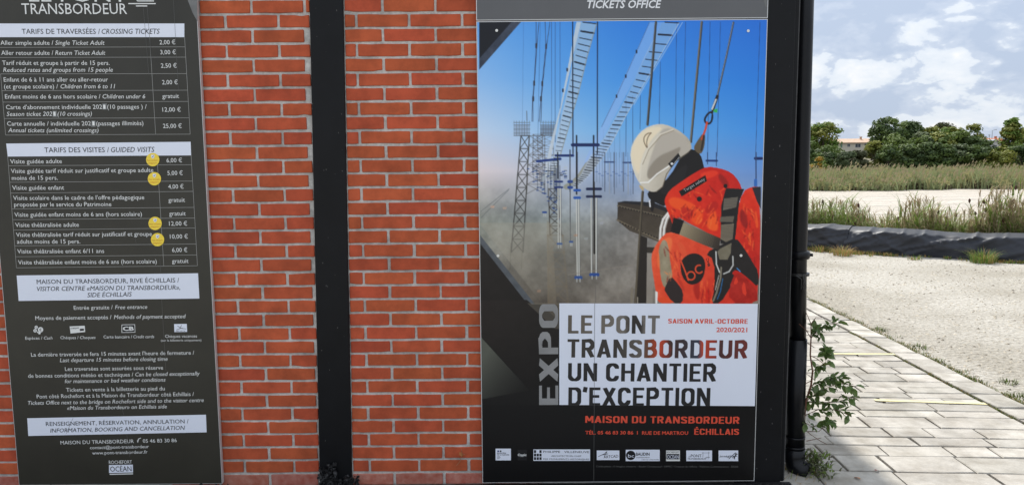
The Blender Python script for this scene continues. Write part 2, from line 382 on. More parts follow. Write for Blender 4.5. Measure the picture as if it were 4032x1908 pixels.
# ------------------------------------------------------------------ tarpaulin bund
def bund(xa, xb, seed, name_lab, dens=14, slant=1.0):
    rr = random.Random(seed); n = int((xb-xa)*60); prof_n = 29; vs = []
    folds = [(rr.uniform(xa, xb), rr.uniform(.012, .05) if rr.random() < .7 else rr.uniform(.08, .2), rr.uniform(.006, .022), rr.choice([1, 1, 1, -1])*rr.uniform(.6, 2.2)*slant) for _ in range(int((xb-xa)*dens))]
    def off(x, v):
        s = 0.0
        for fx, fw, fa, sl in folds:
            d_ = (x-fx-sl*(v-0.5)*0.55)/(fw*2.2); s += fa*1.25*max(0, 1-abs(d_))*(1.0 if fw > .06 else .8)
        return s + 0.014*math.sin(x*5.3+seed)*v
    for i in range(n+1):
        x = xa+(xb-xa)*i/n; y = crest(x); e = 0.05
        t = Vector((2*e, crest(x+e)-crest(x-e), 0)).normalized(); nrm = Vector((-t.y, t.x, 0))
        sag = 0.025*math.sin(x*2.1+seed)+0.012*math.sin(x*6.7)
        if i in (0, n): sag += 0.008
        for k in range(prof_n):
            u = k/(prof_n-1)
            if u < 0.5: v = u/0.5; dpt = 0.02+0.08*v**2; z = 0.30*v**0.9
            elif u < 0.85: v = 1; w = (u-0.5)/0.35; dpt = 0.10+0.50*w; z = 0.30+0.045*math.sin(w*math.pi)
            else: v = 1-(u-0.85)/0.15; dpt = 0.60+0.05*(1-v); z = 0.30*v
            o_ = off(x, min(v, 1)) * (0.4+0.6*math.sin(min(u, .9)*math.pi))
            p = Vector((x, y, 0)) + nrm*(dpt-o_*(1.6 if u < .55 else 0.2)) + Vector((0, 0, max(0.002, z*(1+sag*2)+o_*0.55*(u > 0.3))))
            vs.append(tuple(p))
    fs = [(i*prof_n+k, (i+1)*prof_n+k, (i+1)*prof_n+k+1, i*prof_n+k+1) for i in range(n) for k in range(prof_n-1)]
    o = link('tarpaulin_bund', me_from('tarpaulin_bund', vs, fs, [M['tarp']], smooth=True))
    return tag(o, name_lab, 'tarpaulin', 'black tarpaulins over the low bund')
bund(-2.5, 4.93, 3, 'black plastic tarpaulin over the bund, the length next to the drainpipe')
bund(4.90, 7.02, 11, 'long wrinkled black tarpaulin in the middle of the bund')
bund(6.98, 10.5, 5, 'finely creased black tarpaulin at the right end of the bund', 30, .15)
tf = MB()
def rowtuft(n, xa, xb, hh, mis, w=0.012):
    for _ in range(n):
        x = rnd.uniform(xa, xb); y = crest(x)-abs(rnd.gauss(0, .10))-0.01
        tuft(tf, x, y, 0, 9, 0.05, hh, w, mis)
rowtuft(150, 4.0, 5.4, 0.07, [0, 0, 1]); rowtuft(50, 5.4, 7.8, 0.06, [0, 1, 1]); rowtuft(60, 6.3, 7.6, 0.06, [0, 0, 1])
tag(tf.build('dry_verge', [M['dry'], M['grass']]), 'dry straw and grass at the foot of the black bund', 'dry grass', kind='stuff')
def tussock(px, py, n, r, h, mis, lab):
    p = onZ(px, py, 0); mb = MB(); tuft(mb, 0, 0, 0, n, r, h, 0.009, mis)
    o = mb.build('grass_tuft', [M['grass'], M['dry']], loc=(p.x, p.y-0.02, 0)); tag(o, lab, 'grass tuft', 'grass tufts at the foot of the bund')
tussock(2118, 642, 170, 0.13, 0.17, [0, 1, 1, 1], 'yellowing grass tuft at the bund, the tall one near the drainpipe')
tussock(2062, 632, 90, 0.12, 0.14, [1, 1, 0], 'brown dry tuft right beside the drainpipe')
tussock(2470, 660, 260, 0.15, 0.22, [0, 0, 0, 1], 'bright green spiky grass tuft at the right of the bund')
tussock(2300, 652, 60, 0.10, 0.07, [0, 1], 'small flat weed at the foot of the middle tarpaulin')

# ------------------------------------------------------------------ near bank reeds and weeds
rr = random.Random(5)
RM = [M['reed'], M['reed_dry'], M['plume'], M['burr'], M['grass']]
nb = MB()
def vtop(px):       # how high the growth reaches, in the measuring grid
    pts = [(1900, 520), (2030, 522), (2110, 518), (2170, 530), (2200, 560), (2235, 548), (2270, 520), (2340, 512), (2400, 545), (2440, 530), (2480, 505), (2530, 490), (2576, 488), (2800, 480)]
    for (a, b), (c, d) in zip(pts, pts[1:]):
        if px <= c: return b+(d-b)*(px-a)/(c-a)
    return 485
for _ in range(3100):
    px = rr.uniform(1960, 2660) if rr.random() < .85 else rr.uniform(1650, 1960); d_ = 0.9+rr.random()**1.4*2.6
    g = onZ(px, 560, 0); dirx = (g-C0); dirx.z = 0
    # walk along the viewing azimuth until behind the bund
    t = 0.3; u = dirx.normalized()
    dist = 8.0
    while True:
        q = C0+u*dist
        if q.y-crest(q.x) > d_ or dist > 30: break
        dist += 0.12
    x, y = q.x, q.y; z0 = terr(x, y)-0.03
    top = CZ-(vtop(px)-380)/1935*dist - z0
    h = max(0.18, top*rr.choice([0.3, 0.4, 0.5, 0.6, 0.7, 0.75, 0.8, 0.95, 1.0, 1.25]))
    dry = rr.random() < (0.25 if px < 2150 else 0.5 if px < 2400 else 0.62)
    mi = 1 if dry else rr.choice([0, 0, 4])
    lean = rr.uniform(-.18, .18); a = rr.uniform(-.5, .5) + (math.pi if rr.random() < .4 else 0)
    stem_top = Vector((x+math.cos(a)*abs(lean)*h, y+math.sin(a)*abs(lean)*h*.5, z0+h))
    mid = Vector((x, y, z0)).lerp(stem_top, .55)-Vector((math.cos(a)*abs(lean)*h*.12, 0, 0))
    nb.tube([(x, y, z0), mid, stem_top], [0.0045, 0.0035, 0.002], 3, mi, cap=False)
    for k in range(rr.randint(3, 6)):
        t = rr.uniform(.25, .95); p = Vector((x, y, z0)).lerp(stem_top, t)
        blade(nb, p, rr.uniform(.16, .42), rr.uniform(.012, .030), rr.choice([0, math.pi])+rr.uniform(-.9, .9), rr.uniform(.5, 1.5), mi)
    q = rr.random()
    if h > .55 and q < .38:       # feathery plume
        for k in range(7):
            blade(nb, stem_top-Vector((0, 0, .03*k*.5)), rr.uniform(.05, .12), .016, rr.uniform(0, 6.3), rr.uniform(.3, 1.2), 2, 2)
    elif q > .965:                # brown burr
        nb.tube([stem_top-Vector((0, 0, .02)), stem_top, stem_top+Vector((0, 0, .03)), stem_top+Vector((0, 0, .05))], [.004, .017, .018, .004], 5, 3)
# low undergrowth
for _ in range(8500):
    px = rr.uniform(1960, 2700) if rr.random() < .87 else rr.uniform(1650, 1960); u = ray(px, 560); u.z = 0; u.normalize(); dist = 8.0; dd = rr.uniform(.75, 2.6)
    while True:
        q = C0+u*dist
        if q.y-crest(q.x) > dd or dist > 30: break
        dist += 0.15
    px_dry = 0.35 if px < 2160 else 0.65
    mi = 1 if rr.random() < px_dry else rr.choice([0, 4])
    hh = 0.42 if not (2180 < px < 2240) else 0.3
    if px > 2480: hh = 0.6
    blade(nb, (q.x, q.y, terr(q.x, q.y)-.03), rr.uniform(.15, hh), rr.uniform(.010, .026), rr.uniform(0, 6.3), rr.uniform(.3, 1.4), mi)
tag(nb.build('bank_reeds', RM), 'tangle of green and dry reeds on the near river bank behind the bund', 'reeds', kind='stuff')

# ------------------------------------------------------------------ far bank reeds
fr = MB(); rr = random.Random(8)
FM = [mat('far_reed_green', (0.17, 0.21, 0.09), 0.85, col2=(0.30, 0.33, 0.165), scale=0.35, trans=0.3), mat('far_reed_olive', (0.26, 0.26, 0.105), 0.85, col2=(0.38, 0.34, 0.165), scale=0.3, trans=0.3), mat('far_reed_plume', (0.27, 0.22, 0.13), 0.9, col2=(0.35, 0.28, 0.18), scale=0.5, trans=0.3), mat('reed_base', (0.05, 0.035, 0.018), 0.95)]
def clump(x, y, h, rr):
    z0 = terr(x, y); n = 22; r = .75
    for _ in range(n):
        a = rr.uniform(0, 6.3); q = r*rr.random(); ph = h*rr.uniform(.55, 1.0)
        bx_, by_ = x+q*math.cos(a), y+q*math.sin(a)
        l = rr.uniform(-.35, .35); w = rr.uniform(.05, .11)
        b = len(fr.v)
        tz = z0+ph
        fr.v += [(bx_-w/2, by_, z0), (bx_+w/2, by_, z0), (bx_+l*.3*ph+w*.6, by_, z0+ph*.55), (bx_+l*.3*ph-w*.6, by_, z0+ph*.55), (bx_+l*ph, by_-.05, tz)]
        up = 0 if rr.random() < .62 else 1
        fr.f += [(b, b+1, b+2, b+3), (b+3, b+2, b+4)]; fr.mi += [3 if rr.random() < .4 else up, up]
        for s in range(3):
            lx = rr.uniform(-.35, .35); zz = z0+ph*rr.uniform(.3, .95); b = len(fr.v)
            fr.v += [(bx_, by_-.03, zz-.05), (bx_, by_-.03, zz+.05), (bx_+lx, by_-.1, zz+rr.uniform(.05, .30))]
            fr.f.append((b, b+1, b+2)); fr.mi.append(up)
        if rr.random() < .28:
            b = len(fr.v); X = bx_+l*ph
            fr.v += [(X-.09, by_, tz-.12), (X+.08, by_, tz-.08), (X+.12, by_, tz+.2)]; fr.f.append((b, b+1, b+2)); fr.mi.append(2)
for y in (65.2, 66.0, 67.2, 68.7, 70.5, 73, 76, 80):
    x = -4.0
    while x < 72:
        hh = (1.55 if y < 66.5 else 1.95) * (1+0.12*math.sin(x*.7+y)+0.08*math.sin(x*2.3))
        clump(x, y+rr.uniform(-.5, .5)+0.9*math.sin(x*.35)+.5*math.sin(x*1.3), hh*rr.uniform(.85, 1.1), rr); x += rr.uniform(.55, .95)
tag(fr.build('far_reed_bed', FM), 'dense reed bed along the far bank of the river', 'reeds', kind='stuff')

# ------------------------------------------------------------------ trees
def leaf_mat(name, a, b): return mat(name, a, 0.75, col2=b, scale=0.45, trans=0.22, detail=3)
LM = {'dark': leaf_mat('dark_leaves', (0.034, 0.062, 0.017), (0.095, 0.14, 0.035)),
      'mid': leaf_mat('mid_leaves', (0.06, 0.10, 0.02), (0.15, 0.205, 0.04)),
      'bright': leaf_mat('bright_leaves', (0.075, 0.15, 0.022), (0.20, 0.28, 0.04)),
      'yellow': leaf_mat('yellowing_leaves', (0.11, 0.14, 0.022), (0.27, 0.26, 0.04)),
      'grey': leaf_mat('grey_green_leaves', (0.06, 0.085, 0.035), (0.12, 0.155, 0.06)),
      'orange': leaf_mat('orange_leaves', (0.42, 0.23, 0.03), (0.55, 0.36, 0.05)),
      'brown': leaf_mat('brownish_leaves', (0.055, 0.06, 0.024), (0.10, 0.105, 0.042))}
def tree(x0, x1, top, dist, kind, lab, shape='round', base=425, n=4200, seed=1, cat='tree', name='broadleaf_tree', second=None, leaf=.38):
    r = random.Random(seed); s = dist/1935*1.0; Y = CY+dist*0.985
    A = onY((x0+x1)/2, top, Y); w = (x1-x0)/2*dist/1935*(1.14 if shape == 'round' else 1.3 if shape == 'poplar' else 1.0); zt = A.z; g = terr(A.x, Y)-0.1; H = zt-g
    t = thing(name, lab, cat, (A.x, Y, g))
    mb = MB(); mb.tube([(0, 0, 0), (w*.04, 0, H*.3), (0, 0, H*.62)], [H*.035, H*.024, H*.008], 6)
    for k in range(5):
        a = r.uniform(0, 6.3); z = H*r.uniform(.25, .5)
        mb.tube([(0, 0, z), (math.cos(a)*w*.6, math.sin(a)*w*.5, z+H*.25)], [H*.014, H*.004], 4)
    mb.build('trunk', M['bark'], t)
    vs = []; fs = []; mi = []
    cl = []
    nc = 80 if shape == 'poplar' else 46 if shape != 'bush' else 26
    for k in range(nc):
        if shape == 'poplar':
            z = r.uniform(.08, .96); rad = w*(math.sin(min(z, .999)**.6*math.pi)**.6)*.6; cr_ = w*.52*(1-z*.62)
        else:
            zl = .10 if shape == 'round' else .02
            z = zl+(.95-zl)*r.random(); u = (z-zl)/(1-zl)
            rad = w*math.sqrt(max(0, 1-(2*u-.9)**2*.75)); cr_ = w*r.uniform(.24, .42)
            rad = max(0, rad-cr_*.8)
        a = r.uniform(0, 6.283); q = rad*math.sqrt(r.uniform(.35, 1))
        cz = z*H; cz = min(cz, H-cr_*.75)
        cl.append((q*math.cos(a), q*math.sin(a)*.9, cz, cr_))
    cl.append((r.uniform(-.2, .2)*w, 0, H-w*.28, w*.28)) if shape != 'poplar' else cl.append((0, 0, H*.95, w*.12))
    for i in range(n):
        c = cl[r.randrange(len(cl))]
        th = r.uniform(0, 6.283); ph = math.acos(r.uniform(-.75, 1)); rr_ = c[3]*(r.random()**.35)*r.choice([1, 1, 1.0, 1.18])
        d = Vector((math.sin(ph)*math.cos(th), math.sin(ph)*math.sin(th), math.cos(ph)))
        p = Vector(c[:3])+Vector((d.x*rr_, d.y*rr_, d.z*rr_*.8))
        nn = (d+Vector((r.uniform(-.7, .7), r.uniform(-.7, .7), r.uniform(-.4, .7)))).normalized()
        ax = nn.cross(Vector((r.uniform(-1, 1), r.uniform(-1, 1), r.uniform(-1, 1)))).normalized(); ay = nn.cross(ax)
        L = leaf*r.uniform(.55, 1.25); b = len(vs)
        vs += [tuple(p-ax*L*.5), tuple(p+ay*L*.33), tuple(p+ax*L*.5), tuple(p-ay*L*.3)]
        fs.append((b, b+1, b+2, b+3)); mi.append(1 if (second and (hash((c[0], 3)) % 10) < 4) else 0)
    ax_ = np.array(vs); mz = np.percentile(ax_[:, 2], 99.8); mxx = np.percentile(np.abs(ax_[:, 0]), 98.5); ax_[:, 2] *= H/mz; ax_[:, 0] *= w/mxx; ax_[:, 1] *= w/mxx; vs = ax_.tolist()
    link('crown', me_from('crown', vs, fs, [LM[kind]]+([LM[second]] if second else []), mi), t)
    return t
T = [
 (1965, 2062, 318, 124, 'mid', 'dark green tree partly hidden by the drainpipe', 'round', 3600),
 (2034, 2110, 308, 120, 'bright', 'bright green rounded tree between the drainpipe and the long cream house', 'round', 5200),
 (2184, 2208, 327, 150, 'grey', 'grey green pine showing behind the right end of the cream house', 'round', 1800),
 (2198, 2274, 295, 120, 'dark', 'tallest dark broad tree, just right of the cream house', 'round', 6200),
 (2262, 2322, 305, 121, 'dark', 'tall dark tree joined to the right side of the tallest one', 'round', 5200),
 (2312, 2366, 319, 119, 'mid', 'medium tree with a flat crown right of the two tallest', 'round', 3800),
 (2348, 2406, 308, 138, 'brown', 'brownish tree top rising behind the middle of the tree belt', 'round', 3000),
 (2362, 2416, 319, 118, 'yellow', 'yellow green tree in the middle of the belt', 'round', 3800),
 (2404, 2472, 313, 120, 'mid', 'wide olive green tree left of the orange roofed house', 'round', 5200),
 (2446, 2502, 352, 117, 'dark', 'lower dark tree in front of the white house', 'round', 3000),
 (2524, 2572, 297, 116, 'yellow', 'pointed poplar with yellowing leaves at the right edge', 'poplar', 4600),
 (2566, 2630, 312, 118, 'bright', 'pale green poplar cut by the right edge of the picture', 'poplar', 3600),
]
T += [(1880, 1960, 312, 121, 'dark', 'dark round tree hidden behind the corner post, nearest to it', 'round', 2500), (1810, 1890, 322, 120, 'mid', 'green round tree hidden behind the right edge of the poster', 'round', 2500),
 (1720, 1800, 306, 122, 'dark', 'tall dark tree hidden behind the middle of the poster', 'round', 2500), (1640, 1730, 318, 120, 'yellow', 'yellow green tree hidden behind the left half of the poster', 'round', 2500)]
for i, (a, b, tp, d, k, lab, sh, n) in enumerate(T):
    tree(a, b, tp, d, k, lab, sh, n=n, seed=20+i, name={'poplar': 'poplar_tree'}.get(sh, 'pine_tree' if 'pine' in lab else 'broadleaf_tree'), second={'bright': 'yellow', 'mid': 'yellow', 'yellow': 'bright', 'dark': 'mid'}.get(k))
for i_, (a_, b_, t_) in enumerate(((2000, 2050, 345), (2218, 2300, 336), (2290, 2350, 332), (2330, 2400, 331), (2390, 2450, 330), (2425, 2480, 343))):
    tree(a_-6, b_+6, t_, 112, ['mid', 'mid', 'grey', 'yellow', 'mid', 'dark'][i_], ['dense dark thicket tree behind the bushes beside the drainpipe', 'dense thicket tree filling the gap under the tallest tree', 'dense thicket tree under the second tallest tree', 'dense green thicket tree under the brownish tree top', 'dull green thicket tree under the wide olive tree', 'dark thicket tree at the right end of the middle belt'][i_], 'bush', n=3600, seed=140+i_, second='mid')
Bs = [
 (2000, 2050, 372, 103, 'dark', 'dark bush at the foot of the trees beside the drainpipe'),
 (2045, 2120, 366, 107, 'dark', 'wide dark bush under the bright green tree'),
 (2112, 2150, 381, 100, 'grey', 'grey green bush below the left end of the cream house'),
 (2140, 2182, 378, 101, 'brown', 'brownish bush below the windows of the cream house'),
 (2182, 2222, 354, 104, 'yellow', 'yellow green bush covering the right end of the cream house'),
 (2212, 2262, 364, 102, 'mid', 'mid green bush below the tallest tree'),
 (2250, 2312, 362, 103, 'dark', 'dark bush below the second tallest tree'),
 (2300, 2352, 358, 102, 'dark', 'dark rounded bush right of centre in the tree belt'),
 (2340, 2400, 360, 101, 'mid', 'green bush below the yellow green tree'),
 (2388, 2436, 362, 102, 'grey', 'dull green bush in front of the olive tree'),
 (2428, 2484, 366, 101, 'dark', 'dark bush in front of the wide olive tree'),
 (2476, 2548, 378, 100, 'yellow', 'low yellowish bush below the white house'),
 (2540, 2600, 366, 101, 'dark', 'dark bush at the foot of the poplars'),
]
for i, (a, b, tp, d, k, lab) in enumerate(Bs):
    tree(a-6, b+6, tp, d, k, lab, 'bush', n=3200, seed=60+i, cat='bush', name='bush', leaf=.32, second={'dark': 'mid', 'mid': 'dark'}.get(k))
tree(2039, 2083, 394, 86, 'orange', 'small orange and yellow autumn shrub behind the reeds near the drainpipe', 'bush', n=1500, seed=90, cat='shrub', name='shrub', leaf=.22, second='yellow')
tree(2066, 2086, 404, 84.5, 'bright', 'small bright green shrub beside the orange one', 'bush', n=500, seed=91, cat='shrub', name='shrub', leaf=.2)

# ------------------------------------------------------------------ houses far behind
M['cream'] = mat('cream_render', (0.52, 0.48, 0.40), 0.9, var=0.06, scale=.6)
M['white_r'] = mat('white_render', (0.55, 0.54, 0.52), 0.9, var=0.05, scale=.6)
M['tile_p'] = mat('pale_roof_tiles', (0.42, 0.28, 0.19), 0.9, col2=(0.50, 0.36, 0.26), scale=1.2, bump=.5, bscale=4, dist=.05)
M['tile_o'] = mat('orange_roof_tiles', (0.46, 0.17, 0.08), 0.9, var=0.15, scale=1.2)
M['tile_g'] = mat('grey_roof', (0.30, 0.31, 0.33), 0.9, var=0.1, scale=1)
M['glass'] = mat('window_glass', (0.03, 0.04, 0.05), 0.1)
M['shutter'] = mat('green_shutter', (0.10, 0.20, 0.15), 0.6)
M['metal_g'] = mat('grey_metal', (0.30, 0.31, 0.33), 0.5)
def house(x0, x1, yr, ye, yb, dist, wall, roof, lab, wins, chim=None, gable=False):
    Y = CY+dist; s = dist/1935; a = onY(x0, ye, Y); b = onY(x1, ye, Y); rt = onY(x0, yr, Y+3)
    zb = terr(a.x, Y)-0.5; D = 8.0
    t = thing('house', lab, 'house', ((a.x+b.x)/2, Y, zb)); cx = (a.x+b.x)/2; w = b.x-a.x; H = a.z-zb; RH = max(1.0, rt.z-a.z)
    m = MB(); m.box(-w/2, w/2, 0, D, 0, H)
    if gable: m.add([(-w/2, 0, H), (w/2, 0, H), (0, 0, H+RH-.1), (-w/2, D, H), (w/2, D, H), (0, D, H+RH-.1)], [(0, 1, 2), (5, 4, 3)])
    m.build('wall', wall, t)
    m = MB(); o = .45; th = .15
    if gable:
        for sgn in (-1, 1):
            m.add([(0, -o, H+RH), (sgn*(w/2+o), -o, H-.25), (sgn*(w/2+o), D+o, H-.25), (0, D+o, H+RH), (0, -o, H+RH+th), (sgn*(w/2+o), -o, H-.25+th), (sgn*(w/2+o), D+o, H-.25+th), (0, D+o, H+RH+th)],
                  [(0, 1, 2, 3), (4, 7, 6, 5), (0, 4, 5, 1), (2, 6, 7, 3), (1, 5, 6, 2)])
    else:
        m.add([(-w/2-o, -o, H), (w/2+o, -o, H), (w/2+o, D/2, H+RH), (-w/2-o, D/2, H+RH), (w/2+o, D+o, H), (-w/2-o, D+o, H), (-w/2-o, -o, H-.18), (w/2+o, -o, H-.18), (w/2+o, D+o, H-.18), (-w/2-o, D+o, H-.18)],
              [(0, 1, 2, 3), (3, 2, 4, 5), (6, 7, 1, 0), (0, 3, 5), (1, 4, 2), (6, 0, 5, 9), (7, 8, 4, 1), (6, 9, 8, 7)])
    rf = m.build('roof', roof, t)
    if chim:
        c0 = onY(chim[0], chim[1], Y+3); m = MB(); x = c0.x-cx; hw = chim[2]*s/2
        m.box(x-hw, x+hw, 2.6, 3.2, H+RH*.4, c0.z-zb); m.box(x-hw-.08, x+hw+.08, 2.5, 3.3, c0.z-zb, c0.z-zb+.12); m.build('chimney', roof, rf)
    for (wx0, wx1, wy0, wy1, kind) in wins:
        p = onY(wx0, wy0, Y); q = onY(wx1, wy1, Y); m = MB()
        X0, X1, Z1, Z0 = p.x-cx, q.x-cx, p.z-zb, q.z-zb; f = .07
        if kind == 's': m.box(X0, X1, -.06, .02, Z0, Z1); m.build('shutter', M['shutter'], t); continue
        m.box(X0-f, X0, -.05, .03, Z0-f, Z1+f); m.box(X1, X1+f, -.05, .03, Z0-f, Z1+f); m.box(X0, X1, -.05, .03, Z1, Z1+f); m.box(X0, X1, -.05, .03, Z0-f, Z0)
        m.box((X0+X1)/2-.03, (X0+X1)/2+.03, -.05, .03, Z0, Z1)
        wf = m.build('window', M['white_r'], t); m = MB(); m.box(X0, X1, -.01, .01, Z0, Z1); m.build('pane', M['glass'], wf)
house(2112, 2216, 349, 358.5, 380, 200, M['cream'], M['tile_p'], 'long cream house with a pale tiled roof behind the bushes',
      [(2152, 2164.5, 362, 370.5, 'w'), (2175, 2185, 361.5, 368, 'w'), (2132, 2138, 362.5, 369, 'w'), (2115.5, 2118.5, 361, 371, 's')], (2165, 345, 3))
house(2480, 2523, 352, 363, 384, 196, M['white_r'], M['tile_g'], 'white gabled house with a grey roof left of the poplars', [(2499, 2507, 365, 371, 'w')], None, True)
house(2497, 2534, 347, 356.5, 380, 215, M['white_r'], M['tile_o'], 'house with an orange tiled roof and chimney behind the white gabled one', [], (2504, 344, 3.4))
def post(px, top, dist, lamp, lab, name, cat):
    p = onY(px, top, CY+dist); g = terr(p.x, p.y); t = thing(name, lab, cat, (p.x, p.y, g)); m = MB(); H = p.z-g
    m.tube([(0, 0, 0), (0, 0, H)], [.11, .06], 6); m.build('pole', M['metal_g'], t)
    m = MB()
    if lamp: m.tube([(0, 0, H), (.5, 0, H+.25), (1.1, 0, H+.3)], [.05, .05, .09], 5)
    else: m.box(-.3, .3, -.04, .04, H-.25, H-.15); m.box(-.2, .2, -.04, .04, H-.55, H-.48)
    m.build('lamp_head' if lamp else 'crossbar', M['metal_g'], t)
post(2496.5, 329, 205, True, 'tall street lamp rising above the houses', 'street_lamp', 'street lamp')
post(2489, 338, 203, False, 'short aerial mast left of the street lamp', 'aerial_mast', 'mast')
post(2514.5, 343, 212, False, 'thin aerial beside the orange roof', 'aerial_mast', 'mast')

# ------------------------------------------------------------------ the building: posts, brick bays, roof
B = thing('ticket_office', 'red brick ticket office with black steel posts', 'building', (0, 1.5, 0))
def bl(o): return o
def bpart(mb, name, m, parent=None, **k):
    o = mb.build(name, m, parent or B, **k)
    if parent is None: o.location = (0, -1.5, 0)
    return o
def colx(e, z):        # the middle post leans a little
    t = (2.12-z)/2.12
    return (-0.782-0.034*t) if e == 0 else (-0.644-0.030*t)
PF = -0.014
# steel posts
m = MB()
z0, z1 = 0.0, 2.32
m.add([(colx(0, z0), PF, z0), (colx(1, z0), PF, z0), (colx(1, z1), PF, z1), (colx(0, z1), PF, z1), (colx(0, z0), .12, z0), (colx(1, z0), .12, z0), (colx(1, z1), .12, z1), (colx(0, z1), .12, z1)],
      [(0, 1, 2, 3), (5, 4, 7, 6), (4, 0, 3, 7), (1, 5, 6, 2), (3, 2, 6, 7), (4, 5, 1, 0)])
o = bpart(m, 'steel_post', M['black_steel']); bevel(o, .004)
m = MB(); m.box(1.02, 1.222, PF, .02, 0.0, 2.32); m.box(1.03, 1.21, .02, .13, 0, 2.32)
o = bpart(m, 'steel_post', M['black_steel']); bevel(o, .003); o['label'] = 'corner steel post behind the poster'
m = MB(); m.box(1.2245, 1.243, 0.004, .15, 0.0, 2.32); o = bpart(m, 'steel_flange', M['black_steel']); bevel(o, .002)
m = MB(); m.box(1.2435, 1.249, 0.012, .15, 0.0, 2.32); m.box(1.249, 1.262, .06, .15, 0, 2.32); o = bpart(m, 'steel_flange', mat('worn_flange_edge', (0.055, 0.056, 0.058), 0.5, var=.4, scale=30)); 
m = MB(); m.box(-2.52, -2.39, PF, .12, 0, 2.32); o = bpart(m, 'steel_post', M['black_steel'])
m = MB(); m.box(-4.6, 1.262, -.03, .16, 2.32, 2.50); o = bpart(m, 'lintel_beam', M['black_steel']); bevel(o, .004)
m = MB(); m.box(-4.8, 1.40, -0.10, 3.3, 2.50, 2.60); o = bpart(m, 'roof', M['roof'])
m = MB(); m.box(-4.6, 1.25, .16, 3.2, 0, 2.32); bpart(m, 'rear_structure', M['mortar'])
m = MB(); m.box(-4.6, -2.52, .0, .16, 0, 2.32); bpart(m, 'wall_end', M['mortar'])
m = MB(); m.box(-4.6, 1.222, -.004, .10, -.03, 0.0-.001); 
m = MB(); r_s = random.Random(44)
for _ in range(70):
    x = r_s.uniform(-.79, -.66) if r_s.random() < .45 else r_s.uniform(1.11, 1.215); z = r_s.uniform(.05, 2.2); l = r_s.uniform(.0006, .0022); h_s = l*r_s.uniform(.6, 4)
    m.add([(x, PF-.0006, z), (x+l, PF-.0006, z), (x+l, PF-.0006, z+h_s), (x, PF-.0006, z+h_s)], [(0, 1, 2, 3)])
bpart(m, 'paint_chips', mat('chipped_paint', (.16, .155, .15), .8))['kind'] = 'stuff'
# brick bays
def brick_mesh(w, h, seed, m):
    r = random.Random(seed); d = .03; j = lambda a=.0011: r.uniform(-a, a)
    def seg(a, b, n): return [(a[0]+(b[0]-a[0])*t/n, a[1]+(b[1]-a[1])*t/n) for t in range(n)]
    nx = 4 if w > .12 else 2
    c = [(-w/2, -h/2), (w/2, -h/2), (w/2, h/2), (-w/2, h/2)]; k = .0028
    ring = [(-w/2+k, -h/2)]+seg((-w/2+k, -h/2), (w/2-k, -h/2), nx)[1:]+[(w/2-k, -h/2), (w/2, -h/2+k), (w/2, h/2-k), (w/2-k, h/2)]+seg((w/2-k, h/2), (-w/2+k, h/2), nx)[1:]+[(-w/2+k, h/2), (-w/2, h/2-k), (-w/2, -h/2+k)]
    ring = [(a+j(.0008), b+j(.0013)) for a, b in ring]
    if r.random() < .16:           # a chipped corner or a mortar bite
        q = r.randrange(len(ring)); a, b = ring[q]; ring[q] = (a*.985, b*.80)
    n = len(ring); vs = [(a, 0, b) for a, b in ring]+[(a-math.copysign(.0016, a), -.0022, b-math.copysign(.0016, b)) for a, b in ring]+[(a, d, b) for a, b in ring]
    fs = [tuple(n+i for i in range(n))]
    for i in range(n):
        i2 = (i+1) % n; fs += [(i, i2, n+i2, n+i), (2*n+i, 2*n+i2, i2, i)]
    return me_from('brick', vs, fs, [m])
full = [brick_mesh(.2085, .0495, 100+i, M['brick']) for i in range(14)]
full_w = [brick_mesh(.2085, .0485, 200+i, M['brick_worn']) for i in range(5)]
rb = random.Random(99)
UL, UR = -1.02685, -0.48498
def bay(x_lo, x_hi, u0, name, seed, keep):
    """x_lo/x_hi: functions of z; bricks cut where they meet the posts."""
    m = MB(); zt = 2.318
    a0, a1, b0, b1 = x_lo(0), x_lo(zt), x_hi(0), x_hi(zt); yf = .0030
    vs = []; nz = 110; nx = max(6, int((b0-a0)/.018)); r = random.Random(seed)
    for i in range(nz+1):
        z = zt*i/nz
        for k in range(nx+1):
            x = x_lo(z)+(x_hi(z)-x_lo(z))*k/nx; vs.append((x, yf+r.uniform(-.0016, .0016), z))
    fs = [(i*(nx+1)+k, i*(nx+1)+k+1, (i+1)*(nx+1)+k+1, (i+1)*(nx+1)+k) for i in range(nz) for k in range(nx)]
    me = me_from('mortar_bed', vs, fs, [M['mortar']], smooth=True)
    W = link('brick_panel', me, B, (0, -1.5, 0)); W['label'] = name
    for row in range(-4, 35):
        zj = 2.06-.06*row; zc = zj+.030          # row sits above joint idx
        if row > 33: zc = 2.06-.06*34+.030
        if zc < .0: continue
        drift = -.012*(2.06-zc)/2.0 if u0 == UL else .0
        for n in range(-14, 12):
            uc = u0+.22*(n+(.5 if row % 2 == 0 else 0))+drift
            lo, hi = uc-.1045, uc+.1045; L, H_ = x_lo(zc)+.004, x_hi(zc)-.004
            a, b = max(lo, L), min(hi, H_)
            if b-a < .014 or not keep(a, b, zc): continue
            mm = M['brick_worn'] if row >= 34 else M['brick']
            cx = (a+b)/2
            if b-a > .205: me_b = rb.choice(full_w if row >= 34 else full); cx = uc
            else: me_b = brick_mesh(b-a, .0495, rb.randrange(9999), mm)
            o = link('brick', me_b, W, (cx+rb.uniform(-.001, .001), rb.uniform(-.0012, .0008), zc+rb.uniform(-.0008, .0008)), (0, rb.uniform(-.003, .003), 0))
keepL = lambda a, b, z: (b > -1.33 or a < -2.07) and a > -2.40
bay(lambda z: -2.39, lambda z: colx(0, z), UL, 'brick bay between the information board and the black post', 1, keepL)
bay(lambda z: colx(1, z), lambda z: 1.03, UR, 'brick bay between the black post and the poster', 2, lambda a, b, z: a < 0.06)

